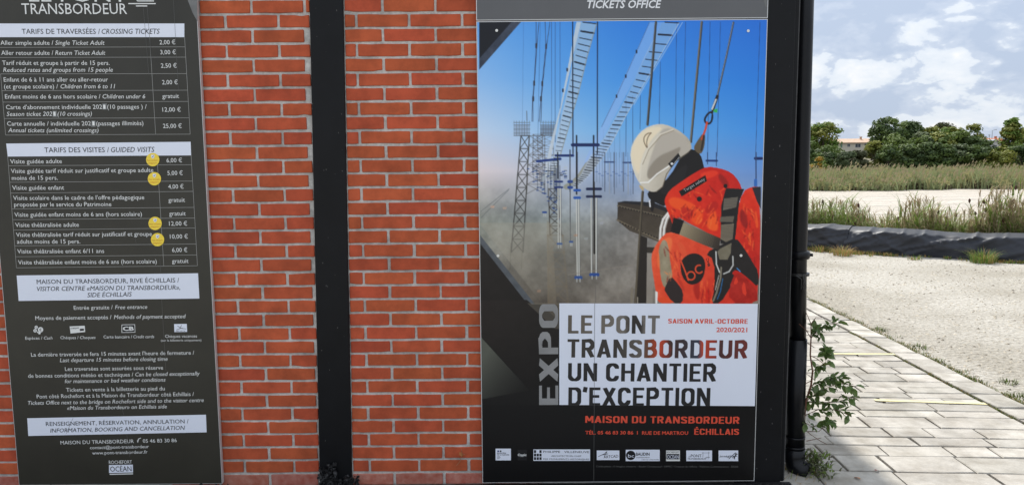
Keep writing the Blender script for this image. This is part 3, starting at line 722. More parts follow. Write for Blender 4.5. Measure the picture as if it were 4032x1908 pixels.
# crumbled bitumen at the feet of the wall
def crumble(x, z0, w, h, n, seed, lab):
    r = random.Random(seed); mb = MB()
    for _ in range(n):
        px = r.gauss(0, w*.4); px = max(-w/2, min(w/2, px)); pz = abs(r.gauss(0, h*.45)); s = r.uniform(.004, .012)
        c = Vector((px, r.uniform(-.012, .008), min(pz, h))); q = [c+Vector((r.uniform(-s, s), r.uniform(-s, s)*.7, r.uniform(-s, s))) for _ in range(6)]
        mb.add(q, [(0, 1, 2), (2, 3, 0), (3, 4, 0), (4, 5, 0), (5, 1, 0), (1, 2, 4), (2, 3, 4), (1, 5, 4)])
    tag(mb.build('bitumen_lump', M['bitumen'], loc=(x, -.025, z0)), lab, 'bitumen')
crumble(-.775, 0.03, .07, .10, 190, 1, 'torn black bitumen on the foot of the middle steel post, left lump')
crumble(-.705, 0.03, .12, .05, 150, 2, 'torn black bitumen flap at the bottom of the middle post, right lump')
crumble(-2.05, -.01, .10, .05, 90, 3, 'crumbled black bitumen under the left corner of the price board')
crumble(-1.30, -.01, .16, .05, 130, 4, 'crumbled black bitumen under the right corner of the price board')

sv = [(x, y-(.05*rnd.random() if y < -.1 else 0), .006) for y in (-.42, -.2, -.0015) for x in [-3+.1*i for i in range(43)]]
tag(link('soil_strip', me_from('soil_strip', sv, [(j*43+i, j*43+i+1, (j+1)*43+i+1, (j+1)*43+i) for j in range(2) for i in range(42)], [mat('dark_soil', (.018, .014, .010), .95, col2=(.055, .042, .03), scale=40, bump=1, bscale=90, dist=.01)])), kind='structure')
m = MB(); m.box(-2.3, 1.262, -.040, -.0155, .006, .030); bpart(m, 'plinth_membrane', M['bitumen'])
lm_ = MB(); r_l = random.Random(31)
for _ in range(420):
    x = r_l.uniform(.85, 1.33) if r_l.random() < .75 else r_l.uniform(-2.2, 1.2); y = -abs(r_l.gauss(.0, .12))-.03
    blade(lm_, (x, y, .006), r_l.uniform(.015, .05), r_l.uniform(.002, .008), r_l.uniform(0, 6.3), r_l.uniform(.8, 2.2), r_l.choice([0, 0, 1, 2]))
tag(lm_.build('leaf_litter', [mat('litter_brown', (.10, .055, .03), .9, col2=(.2, .13, .07), scale=30), M['dry'], M['grass']]), 'dry twigs, dead leaves and straw on the soil at the foot of the wall', 'leaf litter', kind='stuff')

# ------------------------------------------------------------------ lettering
_fc = {}
def glyph_mesh(s, off, spacing=1.0):
    c = bpy.data.curves.new('lettering', 'FONT'); c.body = s; c.size = 1; c.resolution_u = 2; c.offset = off; c.space_character = spacing; c.fill_mode = 'FRONT'
    o = bpy.data.objects.new('lettering', c); COL.objects.link(o)
    dg = bpy.context.evaluated_depsgraph_get(); me = bpy.data.meshes.new_from_object(o.evaluated_get(dg))
    bpy.data.objects.remove(o); bpy.data.curves.remove(c); return me
def caph(off):
    if off not in _fc:
        me = glyph_mesh('H', off); z = [v.co.y for v in me.vertices]; _fc[off] = (min(z), max(z)-min(z)); bpy.data.meshes.remove(me)
    return _fc[off]
def text(s, a, b, cap, m, parent, Y=-.034, ital=False, bold=.0, name='lettering', spacing=1.0, off=0.0):
    """lettering whose baseline runs from grid point a to b, capital height cap (grid units), on the plane y = Y"""
    z0, ch = caph(bold); me = glyph_mesh(s, bold, spacing)
    A, Bp = onY(*a, Y), onY(*b, Y); n = len(me.vertices); co = np.empty(n*3); me.vertices.foreach_get('co', co); co = co.reshape(-1, 3)
    x, y = co[:, 0].copy(), co[:, 1].copy()-z0
    if ital: x += .21*y
    x -= x.min(); x /= x.max()
    T_ = Bp-A; L = T_.length; t = T_/L; up = Vector((-t.z, 0, t.x))
    pxm = (onY(a[0]+1, a[1], Y)-A).length
    P = np.zeros((n, 3)); k = cap*pxm/ch
    for i, ax in ((0, 0), (2, 2)): P[:, i] = t[ax]*x*L + up[ax]*y*k
    me.vertices.foreach_set('co', P.reshape(-1)); me.materials.clear(); me.materials.append(m)
    me.update(); me.name = name
    # face the camera side
    if len(me.polygons) and me.polygons[0].normal.y > 0: me.flip_normals()
    o = link(name, me, parent); o.matrix_world = Matrix.Translation(A); o.location = Vector(A)-parent_loc(parent)
    return o
def parent_loc(p):
    v = Vector((0, 0, 0))
    while p is not None: v += p.location; p = p.parent
    return v
def flat(pts, m, parent, Y=-.0335, name='printed_shape', thick=0.0, label=None):
    """flat printed polygon given by grid points on the plane y = Y"""
    w = [onY(px, py, Y) for px, py in pts]; c = sum(w, Vector())/len(w)
    vs = [tuple(v-c) for v in w]; n = len(vs); fs = [tuple(range(n))]
    if thick:
        vs += [(v[0], thick, v[2]) for v in vs]; fs += [(i, n+i, n+(i+1) % n, (i+1) % n) for i in range(n)]
    me = me_from(name, vs, fs, [m])
    o = link(name, me, parent, c-parent_loc(parent))
    if label: o['label'] = label
    return o
def lines(segs, m, parent, Y, w, name='ruled_lines'):
    mb = MB(); P0 = parent_loc(parent)
    for (a, b) in segs:
        A, Bp = onY(*a, Y)-P0, onY(*b, Y)-P0; t = (Bp-A).normalized(); u = Vector((-t.z, 0, t.x))*w/2
        mb.add([A-u, Bp-u, Bp+u, A+u], [(0, 1, 2, 3)])
    return mb.build(name, m, parent)
def disc(c, r, n=24): return [(c[0]+r*math.cos(2*math.pi*k/n), c[1]+r*math.sin(2*math.pi*k/n)) for k in range(n)]
# bold condensed capitals drawn as strokes (centre lines in a cell one unit high)
def arc(cx, cy, rx, ry, a0, a1, n=8): return [(cx+rx*math.cos(math.radians(a0+(a1-a0)*k/n)), cy+ry*math.sin(math.radians(a0+(a1-a0)*k/n))) for k in range(n+1)]
ST = .178; h_ = ST/2; hs = .074
def rrect(w, r=.19): return arc(w-h_-r, 1-h_-r, r, r, 0, 90, 5)+arc(h_+r, 1-h_-r, r, r, 90, 180, 5)+arc(h_+r, h_+r, r, r, 180, 270, 5)+arc(w-h_-r, h_+r, r, r, 270, 360, 5)
GL = {
 'L': (.50, [[(h_, 1), (h_, 0)], [(h_, hs), (.50, hs)]]),
 'E': (.53, [[(h_, 1), (h_, 0)], [(h_, hs), (.53, hs)], [(h_, .51), (.48, .51)], [(h_, 1-hs), (.53, 1-hs)]]),
 'P': (.60, [[(h_, 1), (h_, 0)], [(h_, 1-hs), (.33, 1-hs)]+arc(.33, .69, .60-h_-.33, .31-hs, 90, -90, 8)+[(h_, .38+hs-.01)]]),
 'R': (.62, [[(h_, 1), (h_, 0)], [(h_, 1-hs), (.34, 1-hs)]+arc(.34, .70, .60-h_-.34, .30-hs, 90, -90, 8)+[(h_, .40+hs)], [(.32, .46), (.52, 0)]]),
 'O': (.62, [rrect(.62)+[rrect(.62)[0]]]), 'N': (.64, [[(h_, 0), (h_, 1)], [(.64-h_, 0), (.64-h_, 1)], [(h_+.01, 1), (.64-h_-.01, 0)]]),
 'T': (.56, [[(.28, 0), (.28, 1)], [(0, 1-hs), (.56, 1-hs)]]), 'A': (.66, [[(.09, 0), (.33, 1)], [(.57, 0), (.33, 1)], [(.16, .27), (.50, .27)]]),
 'S': (.60, [[(.60-h_, .74)]+arc(.60-h_-.19, 1-h_-.15, .19, .15, 0, 90, 5)+arc(h_+.17, 1-h_-.17, .17, .17, 90, 180, 5)+[(h_+.03, .64), (.30, .52), (.60-h_-.03, .40)]+arc(.60-h_-.17, h_+.17, .17, .17, 0, -90, 5)+arc(h_+.19, h_+.15, .19, .15, -90, -180, 5)]),
 'B': (.61, [[(h_, 1), (h_, 0)], [(h_, 1-hs), (.34, 1-hs)]+arc(.34, .73, .57-h_-.34, .27-hs, 90, -90, 7)+[(h_, .515)], [(h_, .515)]+arc(.34, .30, .61-h_-.34, .215, 90, -90, 7)+[(h_, hs)]]),
 'D': (.61, [[(h_, 1), (h_, 0)], [(h_, 1-hs), (.30, 1-hs)]+arc(.32, .72, .61-h_-.32, .28-hs, 90, 0, 5)+arc(.32, .28, .61-h_-.32, .28-hs, 0, -90, 5)+[(h_, hs)]]),
 'U': (.62, [[(h_, 1), (h_, .30)]+arc(.31, .29, .31-h_, .29-hs, 180, 360, 10)+[(.62-h_, 1)]]),
 'C': (.60, [[(.60-h_, .70)]+arc(.30, .72, .30-h_, .28-hs, 0, 180, 9)+arc(.30, .28, .30-h_, .28-hs, 180, 360, 9)+[(.60-h_, .31)]]),
 'H': (.63, [[(h_, 0), (h_, 1)], [(.63-h_, 0), (.63-h_, 1)], [(h_, .52), (.63-h_, .52)]]), 'I': (ST, [[(h_, 0), (h_, 1)]]),
 'X': (.62, [[(.09, 0), (.53, 1)], [(.53, 0), (.09, 1)]]), "'": (.16, [[(.10, 1.02), (.05, .74)]]), ' ': (.20, []), 'M': (.78, [[(h_, 0), (h_, 1)], [(.78-h_, 0), (.78-h_, 1)], [(h_+.02, 1), (.39, .28)], [(.39, .28), (.78-h_-.02, 1)]]),
 'V': (.66, [[(.09, 1), (.33, 0)], [(.57, 1), (.33, 0)]]), '-': (.34, [[(0.02, .40), (.32, .40)]]),
 'É': (.53, [[(h_, 1), (h_, 0)], [(h_, hs), (.53, hs)], [(h_, .51), (.48, .51)], [(h_, 1-hs), (.53, 1-hs)], [(.22, 1.10), (.38, 1.26)]]),
}
def bold_text(s_, a, b, cap, m, parent, Y, name='lettering'):
    A, Bp = onY(*a, Y), onY(*b, Y); T_ = Bp-A; L = T_.length; t = T_/L; up = Vector((-t.z, 0, t.x)); pxm = (onY(a[0]+1, a[1], Y)-A).length
    tot = sum(GL[c][0] for c in s_)+.115*(len(s_)-1); kx = L/tot; ky = cap*pxm; mb = MB(); x = 0; lay = 0
    for c in s_:
        w, strokes = GL[c]
        for st in strokes:
            lay += 1; yo = -.00004*(lay % 5); n = len(st); closed = st[0] == st[-1]; ring = []
            for i, (px, py) in enumerate(st):
                def dr(i0, i1):
                    dx, dy = st[i1][0]-st[i0][0], st[i1][1]-st[i0][1]; q = math.hypot(dx, dy) or 1; return dx/q, dy/q
                d0 = dr(i-1, i) if i > 0 else (dr(n-2, n-1) if closed else dr(0, 1)); d1 = dr(i, i+1) if i < n-1 else (dr(0, 1) if closed else d0)
                if i == 0 and not closed: d0 = d1
                nx_, ny_ = -(d0[1]+d1[1]), d0[0]+d1[0]; q = math.hypot(nx_, ny_) or 1; nx_ /= q; ny_ /= q
                # horizontals a little thinner than stems
                hh = h_*abs(nx_)+hs*abs(ny_) if abs(nx_*ny_) < .05 else h_*abs(nx_)+hs*abs(ny_)*.92
                k_ = 1/max(.6, nx_*-d1[1]+ny_*d1[0]); k_ = min(k_, 1.35)
                for sg in (1, -1):
                    u = (x+px+sg*nx_*hh*k_)*kx; v = py+sg*ny_*hh*k_
                    if c in 'NAXMV' or (c == 'R' and n == 2): v = max(0, min(1, v))
                    P = t*u+up*(v*ky); ring.append((P.x, yo, P.z))
            mb.add(ring, [(2*i, 2*i+2, 2*i+3, 2*i+1) for i in range(n-1)])
        x += w+.115
    o = mb.build(name, m, parent); o.location = Vector(A)-parent_loc(parent); return o
ZA = lambda x, y: (x/3.4069, y/3.4069)
ZB = lambda x, y: (x/3.4069, 345.0+y/3.4069)
ZC = lambda x, y: (x/4.480, 677.2+y/4.480)
ZD = lambda x, y: (x/4.0765, 920.0+y/4.0765)
ZP = lambda x, y: (1188.35+x/2.6205, 753.9+y/2.6205)
Q1 = lambda x, y: (1188.35+x/3.0774, y/3.0774)
Q2 = lambda x, y: (1188.35+x/3.0774, 383.3+y/3.0774)
Q4 = lambda x, y: (1533.35+x/2.5116, 293.9+y/2.5116)

# ------------------------------------------------------------------ the price board on the left
PB = thing('information_board', 'tall dark grey price board with white French and English lettering on the brick wall', 'sign', (-1.7, -.03, 0.03))
YB = -.030
def panel(x0, x1, z0, z1, yf, yb, face, edge, parent, name='panel', ew=.003):
    P0 = parent_loc(parent); m = MB()
    m.box(x0-P0.x, x1-P0.x, yf+.0008-P0.y, yb-P0.y, z0-P0.z, z1-P0.z, 1)
    e = ew
    m.add([(x0+e-P0.x, yf-P0.y, z0+e-P0.z), (x1-e-P0.x, yf-P0.y, z0+e-P0.z), (x1-e-P0.x, yf-P0.y, z1-e-P0.z), (x0+e-P0.x, yf-P0.y, z1-e-P0.z)], [(0, 1, 2, 3)], 0)
    return m.build(name, [face, edge], parent)
panel(-2.137, -1.2405, .047, 2.30, YB, -.008, M['board'], M['edge'], PB, ew=.0022)
for x in (-2.02, -1.37):      # spacers that hold the board off the wall
    m = MB(); P0 = parent_loc(PB)
    for z in (.25, 1.1, 1.9): m.tube([(x-P0.x, -.008-P0.y, z-P0.z), (x-P0.x, .004-P0.y, z-P0.z)], .012, 10)
    m.build('spacer', M['edge'], PB)
Y1, Y2, Y3 = YB-.0006, YB-.0012, YB-.0018
def bar(Z, pts): return flat([Z(*p) for p in pts], M['white_print'], PB, Y1, 'heading_bar')
bars = [bar(ZA, [(-60, 320), (1580, 320), (1580, 203), (-60, 203)]), bar(ZB, [(66, 166), (1638, 156), (1634, 40), (53, 55)]),
        bar(ZC, [(210, 354), (2247, 327), (2232, 43), (188, 68)]), bar(ZD, [(290, 714), (2119, 677), (2112, 497), (279, 533)])]
W_, D_ = M['white_ink'], M['dark_ink']
def tx(Z, s, x0, y0, x1, y1, cap, m=None, par=None, it=False, bold=.012, Y=None):
    k = {ZA: 3.4069, ZB: 3.4069, ZC: 4.48, ZD: 4.0765, ZP: 2.6205, Q1: 3.0774, Q2: 3.0774, Q4: 2.5116}[Z]
    return text(s, Z(x0, y0), Z(x1, y1), cap/k, m or W_, par or PB, Y if Y is not None else Y2, it, 0.0 if bold < .03 else bold*.7)
tx(ZA, 'LE PONT', 250, 15, 1090, 17, 92, bold=.01)
tx(ZA, 'TRANSBORDEUR', 188, 122, 1090, 122, 88, bold=.012)
lines([(ZA(1175, 10), ZA(1320, 10)), (ZA(1100, 33), ZA(1335, 33)), (ZA(1165, 53), ZA(1262, 53)), (ZA(1175, 10), ZA(1180, -40)), (ZA(1290, 10), ZA(1280, -40))], W_, PB, Y2, .0042, 'bridge_emblem')
flat([ZA(1585, -60), ZA(1692, -60), ZA(1692, 185), ZA(1650, 110)], M['streak_print'], PB, Y1, 'printed_streak')
flat([ZA(1310, -150), ZA(1700, -160), ZA(1700, -60), ZA(1585, -60)], M['streak_print'], PB, Y1, 'printed_streak')
b = bars[0]
tx(ZA, 'TARIFS DE TRAVERSÉES /', 188, 292, 858, 292, 42, D_, b, bold=.01, Y=Y2); tx(ZA, 'CROSSING TICKETS', 872, 292, 1370, 291, 42, D_, b, True, .014, Y=Y2)
for s1, s2, y, x0, x1, x2 in (('Aller simple adulte /', 'Single Ticket Adult', 386, 5, 458, 897), ('Aller retour adulte /', 'Return Ticket Adult', 472, 12, 458, 904)):
    tx(ZA, s1, x0, y, x1, y, 36); tx(ZA, s2, x1+16, y, x2, y, 36, it=True)
tx(ZA, 'Tarif réduit et groupe à partir de 15 pers.', 20, 558, 940, 558, 36); tx(ZA, 'Reduced rates and groups from 15 people', 28, 618, 968, 616, 36, it=True)
tx(ZA, 'Enfant de 6 à 11 ans aller ou aller-retour', 33, 701, 926, 700, 36)
tx(ZA, '(et groupe scolaire) /', 36, 760, 498, 759, 36); tx(ZA, 'Children from 6 to 11', 520, 759, 988, 758, 36, it=True)
tx(ZA, 'Enfant moins de 6 ans hors scolaire /', 44, 846, 862, 845, 36); tx(ZA, 'Children under 6', 880, 845, 1245, 844, 36, it=True)
tx(ZA, "Carte d'abonnement individuelle 202", 52, 937, 876, 934, 36); tx(ZA, '1', 885, 934, 905, 934, 36); tx(ZA, '(10 passages ) /', 920, 934, 1258, 932, 36)
tx(ZA, 'Season ticket 202', 58, 995, 448, 994, 36, it=True); tx(ZA, '1', 458, 994, 478, 994, 36); tx(ZA, '(10 crossings)', 494, 994, 788, 992, 36, it=True)
tx(ZA, 'Carte annuelle / individuelle 202', 62, 1078, 780, 1076, 36); tx(ZA, '1', 792, 1076, 812, 1076, 36); tx(ZA, '(passages illimités)', 826, 1076, 1230, 1073, 36)
tx(ZA, 'Annual tickets (unlimited crossings)', 70, 1134, 845, 1134, 36, it=True)
for x, y in ((878, 886), (450, 950), (782, 1034)): flat([ZA(x, y), ZA(x, y+55), ZA(x+38, y+54), ZA(x+38, y)], M['patch'], PB, Y1, 'correction_patch')
for s, x0, x1, y in (('2,00 €', 1368, 1503, 382), ('3,00 €', 1375, 1508, 467), ('2,50 €', 1380, 1515, 582), ('2,00 €', 1390, 1524, 724), ('gratuit', 1392, 1535, 842), ('12,00 €', 1393, 1550, 958), ('25,00 €', 1398, 1558, 1098)):
    tx(ZA, s, x0, y, x1, y-1, 36)
rul = [((-40, 408), (1587, 403)), ((-40, 494), (1590, 491)), ((5, 635), (1598, 632)), ((18, 778), (1607, 774)), ((26, 876), (1613, 870)), ((38, 1016), (1620, 1010)), ((48, 1158), (1630, 1150)),
       ((1283, 322), (1334, 1153)), ((1582, 322), (1630, 1150)), ((5, 635), (48, 1158))]
lines([(ZA(*a), ZA(*b_)) for a, b_ in rul], M['rule_ink'], PB, Y1, .0014, 'table_rules')
b = bars[1]
tx(ZB, 'TARIFS DES VISITES /', 382, 131, 935, 129, 42, D_, b, bold=.01, Y=Y2); tx(ZB, 'GUIDED VISITS', 952, 129, 1325, 126, 42, D_, b, True, .014, Y=Y2)
for s, x0, x1, y0, y1 in (('Visite guidée adulte', 88, 531, 226, 223), ('Visite guidée tarif réduit sur justificatif et groupe adulte', 95, 1315, 308, 299), ('moins de 15 pers.', 102, 496, 367, 365),
    ('Visite guidée enfant', 106, 550, 451, 449), ("Visite scolaire dans le cadre de l'offre pédagogique", 114, 1237, 538, 532), ('proposée par le service du Patrimoine', 122, 955, 594, 591),
    ('Visite guidée enfant moins de 6 ans (hors scolaire)', 125, 1217, 681, 675), ('Visite théâtralisée adulte', 132, 677, 769, 766), ('Visite théâtralisée tarif réduit sur justificatif et groupe', 139, 1303, 853, 845),
    ('adulte moins de 15 pers.', 146, 688, 911, 909), ('Visite théâtralisée enfant 6/11 ans', 150, 893, 995, 990), ('Visite théâtralisée enfant moins de 6 ans (hors scolaire)', 157, 1344, 1089, 1080)):
    tx(ZB, s, x0, y0, x1, y1, 36)
for s, x0, x1, y in (('6,00 €', 1428, 1561, 216), ('5,00 €', 1436, 1567, 325), ('4,00 €', 1442, 1574, 441), ('gratuit', 1444, 1586, 555), ('gratuit', 1451, 1592, 671), ('12,00 €', 1450, 1605, 757), ('10,00 €', 1457, 1611, 868), ('6,00 €', 1476, 1606, 983), ('gratuit', 1475, 1616, 1077)):
    tx(ZB, s, x0, y, x1, y-1, 36)
rul = [((72, 245), (1641, 236)), ((84, 386), (1648, 376)), ((92, 479), (1653, 464)), ((103, 614), (1662, 601)), ((111, 706), (1669, 692)), ((117, 795), (1673, 777)), ((127, 930), (1679, 914)), ((134, 1023), (1686, 1008)), ((141, 1118), (1692, 1100)),
       ((66, 166), (141, 1118)), ((1638, 156), (1692, 1100)), ((1350, 236), (1404, 1103))]
lines([(ZB(*a), ZB(*b_)) for a, b_ in rul], M['rule_ink'], PB, Y1, .0014, 'table_rules')
for k, (x, y) in enumerate(((1309, 193), (1323, 356), (1329, 738), (1350, 877))):
    st = flat([ZB(*q) for q in disc((x, y), 57)][::-1], M['yellow'], PB, YB-.0024, 'sticker', thick=.0008)
    flat([ZB(x-14, y-42), ZB(x+14, y-42), ZB(x+14, y-22), ZB(x, y-8), ZB(x-14, y-22)], M['white_print'], st, YB-.0029, 'shield_emblem')
    lines([(ZB(x-7, y-28), ZB(x-1, y-20)), (ZB(x-1, y-20), ZB(x+8, y-36))], M['dark_ink'], st, YB-.0032, .0013, 'tick_mark')
    tx(ZB, 'Pass sanitaire', x-48, y+12, x+49, y+10, 12, M['brown_ink'], st, bold=.02, Y=YB-.0030); tx(ZB, 'obligatoire', x-40, y+35, x+38, y+33, 12, M['brown_ink'], st, bold=.02, Y=YB-.0030)
b = bars[2]
tx(ZC, 'MAISON DU TRANSBORDEUR, RIVE ÉCHILLAIS /', 415, 164, 2020, 145, 50, D_, b, bold=.01, Y=Y2)
tx(ZC, 'VISITOR CENTRE «MAISON DU TRANSBORDEUR»,', 418, 243, 2030, 226, 50, D_, b, True, .014, Y=Y2)
tx(ZC, 'SIDE ÉCHILLAIS', 985, 312, 1488, 303, 50, D_, b, True, .014, Y=Y2)
tx(ZC, 'Entrée gratuite /', 833, 453, 1272, 446, 44); tx(ZC, 'Free entrance', 1298, 446, 1660, 441, 44, it=True)
tx(ZC, 'Moyens de paiement acceptés /', 400, 569, 1258, 557, 44); tx(ZC, 'Methods of payment accepted', 1285, 557, 2095, 547, 44, it=True)
tx(ZC, 'Espèces /', 286, 789, 478, 787, 34, bold=.006); tx(ZC, 'Cash', 496, 787, 592, 786, 34, it=True, bold=.006)
tx(ZC, 'Chèques /', 682, 783, 886, 782, 34, bold=.006); tx(ZC, 'Cheques', 902, 782, 1077, 780, 34, it=True, bold=.006)
tx(ZC, 'Carte bancaire /', 1168, 775, 1490, 773, 34, bold=.006); tx(ZC, 'Credit cards', 1503, 773, 1738, 771, 34, it=True, bold=.006)
tx(ZC, 'Chèques vacances', 1862, 768, 2220, 765, 34, bold=.006); tx(ZC, '(sur la billetterie uniquement)', 1814, 810, 2270, 806, 24, bold=.004)
# payment emblems
for (x, y, r_) in ((457, 678, 30), (408, 650, 18), (396, 688, 20), (445, 715, 14), (425, 706, 8)):
    d = flat([ZC(*q) for q in disc((x, y), r_, 20)][::-1], W_, PB, Y1, 'coin_emblem')
    if r_ > 17: tx(ZC, '€', x-r_*.45, y+r_*.5, x+r_*.5, y+r_*.5, r_*1.0, D_, d, Y=Y2, bold=.02)
c_ = flat([ZC(785, 640), ZC(795, 720), ZC(960, 703), ZC(955, 636), ZC(950, 630)][::1], W_, PB, Y1, 'cheque_emblem')
tx(ZC, 'CHEQUE', 796, 671, 888, 664, 13, D_, c_, bold=.03, Y=Y2); flat([ZC(900, 690), ZC(946, 688), ZC(944, 665), ZC(900, 668)], D_, c_, Y2, 'printed_shape'); flat([ZC(785, 640), ZC(950, 632), ZC(950, 626), ZC(785, 634)], D_, c_, Y2, 'printed_shape')
c_ = flat([ZC(1370, 712), ZC(1525, 709), ZC(1521, 617), ZC(1370, 620)], W_, PB, Y1, 'card_emblem'); c2 = flat([ZC(1377, 706), ZC(1519, 703), ZC(1515, 623), ZC(1376, 626)], D_, c_, Y1-.0003, 'printed_shape')
tx(ZC, 'CB', 1385, 690, 1510, 688, 48, W_, PB, bold=.05, Y=Y2-.0003)
c_ = flat([ZC(1965, 704), ZC(2109, 702), ZC(2105, 612), ZC(1962, 614)], M['white_print'], PB, Y1, 'voucher_emblem')
tx(ZC, 'ancv', 1982, 697, 2092, 696, 16, D_, c_, bold=.01, Y=Y2); lines([(ZC(2020, 658), ZC(2060, 662)), (ZC(2000, 636), ZC(2030, 652)), (ZC(2030, 655), ZC(2048, 625)), (ZC(1990, 678), ZC(2040, 662)), (ZC(2040, 662), ZC(2095, 668))], D_, c_, Y2, .0016, 'printed_shape')
tx(ZC, "La dernière traversée se fera 15 minutes avant l'heure de fermeture /", 352, 980, 2190, 957, 44)
tx(ZC, 'Last departure 15 minutes before closing time', 676, 1042, 1890, 1026, 44, it=True)
tx(ZD, 'Les traversées sont assurées sous réserve', 668, 48, 1673, 34, 40)
tx(ZD, 'de bonnes conditions météo et techniques /', 290, 119, 1368, 104, 40); tx(ZD, 'Can be closed exceptionally', 1388, 104, 2050, 93, 40, it=True)
tx(ZD, 'for maintenance or bad weather conditions', 666, 174, 1698, 157, 40, it=True)
tx(ZD, 'Tickets en vente à la billetterie au pied du', 680, 262, 1690, 247, 40)
tx(ZD, 'Pont côté Rochefort et à la Maison du Transbordeur côté Echillais /', 378, 330, 1990, 304, 40)
tx(ZD, 'Tickets Office next to the bridge on Rochefort side and to the visitor centre', 288, 396, 2090, 366, 40, it=True)
tx(ZD, '«Maison du Transbordeur» on Echillais side', 690, 448, 1712, 431, 40, it=True)
b = bars[3]
tx(ZD, 'RENSEIGNEMENT, RÉSERVATION, ANNULATION /', 472, 612, 1935, 584, 42, D_, b, bold=.01, Y=Y2)
tx(ZD, 'INFORMATION, BOOKING AND CANCELLATION', 516, 680, 1898, 650, 42, D_, b, True, .014, Y=Y2)
tx(ZD, 'MAISON DU TRANSBORDEUR', 622, 802, 1374, 786, 38); tx(ZD, '05 46 83 30 86', 1466, 784, 1813, 777, 38)
lines([(ZD(1412, 782), ZD(1420, 745)), (ZD(1420, 745), ZD(1445, 735)), (ZD(1408, 760), ZD(1414, 782))], W_, PB, Y2, .0035, 'telephone_emblem')
tx(ZD, 'contact@pont-transbordeur', 924, 850, 1528, 838, 34); tx(ZD, 'www.pont-transbordeur.fr', 946, 905, 1513, 893, 34)
tx(ZD, 'ROCHEFORT', 1118, 1002, 1354, 998, 36, bold=.02)
c_ = flat([ZD(1118, 1094), ZD(1364, 1088), ZD(1362, 1008), ZD(1118, 1012)], M['white_print'], PB, Y1, 'emblem_panel'); tx(ZD, 'OCÉAN', 1132, 1080, 1350, 1076, 54, D_, c_, bold=.0, Y=Y2)
lines([(ZD(1124, 1107), ZD(1364, 1102))], W_, PB, Y2, .0045, 'printed_shape')
# cracks and scratches in the laminate
lines([(ZA(1228, 60), ZA(1275, 640)), (ZA(1262, 60), ZA(1300, 560)), (ZA(1486, 0), ZA(1530, 780)), (ZB(1370, 1040), ZB(1378, 1160)), (ZC(1822, 340), ZC(1870, 1140)), (ZD(1225, 345), ZD(1270, 500)), (ZD(1300, 700), ZD(1330, 930)), (ZD(750, 530), ZD(680, 690)), (ZB(855, 920), ZB(858, 950)), (ZB(1160, 870), ZB(1168, 912))], M['dim_ink'], PB, Y3+.0004, .0011, 'scratches')

# ------------------------------------------------------------------ header sign over the poster
YP = -.032
HX0, HX1 = -0.0945, 1.1015
TS = thing('header_sign', 'grey sign reading TICKETS OFFICE above the poster', 'sign', (.5, -.03, 2.1))
zt_ = onY(1566, 50, YP).z
panel(HX0, HX1, zt_+.002, 2.31, YP, -.016, M['grey_print'], M['edge'], TS, ew=.003)
tx(Q1, 'TICKETS OFFICE', 888, 66, 1462, 64, 60, mat('bright_white_ink', (0.80, 0.82, 0.84), .4), TS, True, .03, YP-.0008)
flat([Q1(2235, -60), Q1(2277, -60), Q1(2277, 62), Q1(2262, 30)], M['streak_print'], TS, YP-.0005, 'printed_streak')

# ------------------------------------------------------------------ the poster: its printed picture is computed here and stored as a colour per vertex
PO = thing('exhibition_poster', 'large exhibition poster with a helmeted worker in orange on a suspension bridge', 'poster', (.5, -.03, 1.0))
zb_ = onY(1560, 1211, YP).z
panel(HX0, HX1, zb_, zt_-.002, YP, -.014, M['dark_ink'], M['edge'], PO, ew=.003)
SS = 2; X0P, Y0P, WP, HP = 1195, 45, 745, 1175
img = np.zeros((HP*SS, WP*SS, 3), np.float32)
yy, xx = np.mgrid[0:HP*SS, 0:WP*SS].astype(np.float32); yy = yy/SS+Y0P; xx = xx/SS+X0P
def vnoise(sc, seed, oct_=4):
    r = np.random.RandomState(seed); o_ = np.zeros((HP*SS, WP*SS), np.float32); amp = 1; tot = 0
    for k in range(oct_):
        gx_, gy_ = int(WP/sc)+3, int(HP/sc)+3; g = r.rand(gy_, gx_).astype(np.float32)
        fx, fy = (xx-X0P)/sc, (yy-Y0P)/sc; ix, iy = fx.astype(int), fy.astype(int); fx -= ix; fy -= iy; fx = fx*fx*(3-2*fx); fy = fy*fy*(3-2*fy)
        o_ += amp*((g[iy, ix]*(1-fx)+g[iy, ix+1]*fx)*(1-fy)+(g[iy+1, ix]*(1-fx)+g[iy+1, ix+1]*fx)*fy); tot += amp; amp *= .55; sc /= 2
    return o_/tot
gxs = np.array([1205, 1400, 1600, 1929.]); gys = np.array([52, 200, 330, 430, 480, 560, 650, 765.])
GC = np.array([[(105,160,228),(80,145,220),(60,130,214),(45,115,203)], [(140,182,235),(105,163,230),(78,147,224),(52,128,212)], [(188,208,235),(150,190,234),(112,170,228),(78,145,220)],
  [(222,208,208),(185,193,210),(145,172,212),(112,148,205)], [(176,170,165),(148,155,165),(135,150,175),(118,140,180)], [(128,130,120),(110,116,114),(124,121,117),(120,118,115)],
  [(108,104,94),(88,86,80),(112,107,100),(110,104,98)], [(84,76,64),(82,75,66),(104,97,88),(104,96,86)]], np.float32)
for ch in range(3):
    a = np.array([np.interp(xx[0], gxs, GC[j, :, ch]) for j in range(len(gys))], np.float32)
    jy = np.clip(np.searchsorted(gys, yy[:, 0])-1, 0, len(gys)-2); t = np.clip((yy[:, 0]-gys[jy])/(gys[jy+1]-gys[jy]), 0, 1)[:, None]
    img[..., ch] = a[jy]*(1-t)+a[jy+1]*t
land = np.clip((yy-440)/90, 0, 1)
img += (24*land)[..., None]+((vnoise(60, 1, 3)-.5)*62*land)[..., None]*np.array([1, .97, .9], np.float32) + ((vnoise(9, 2)-.5)*24*land)[..., None]
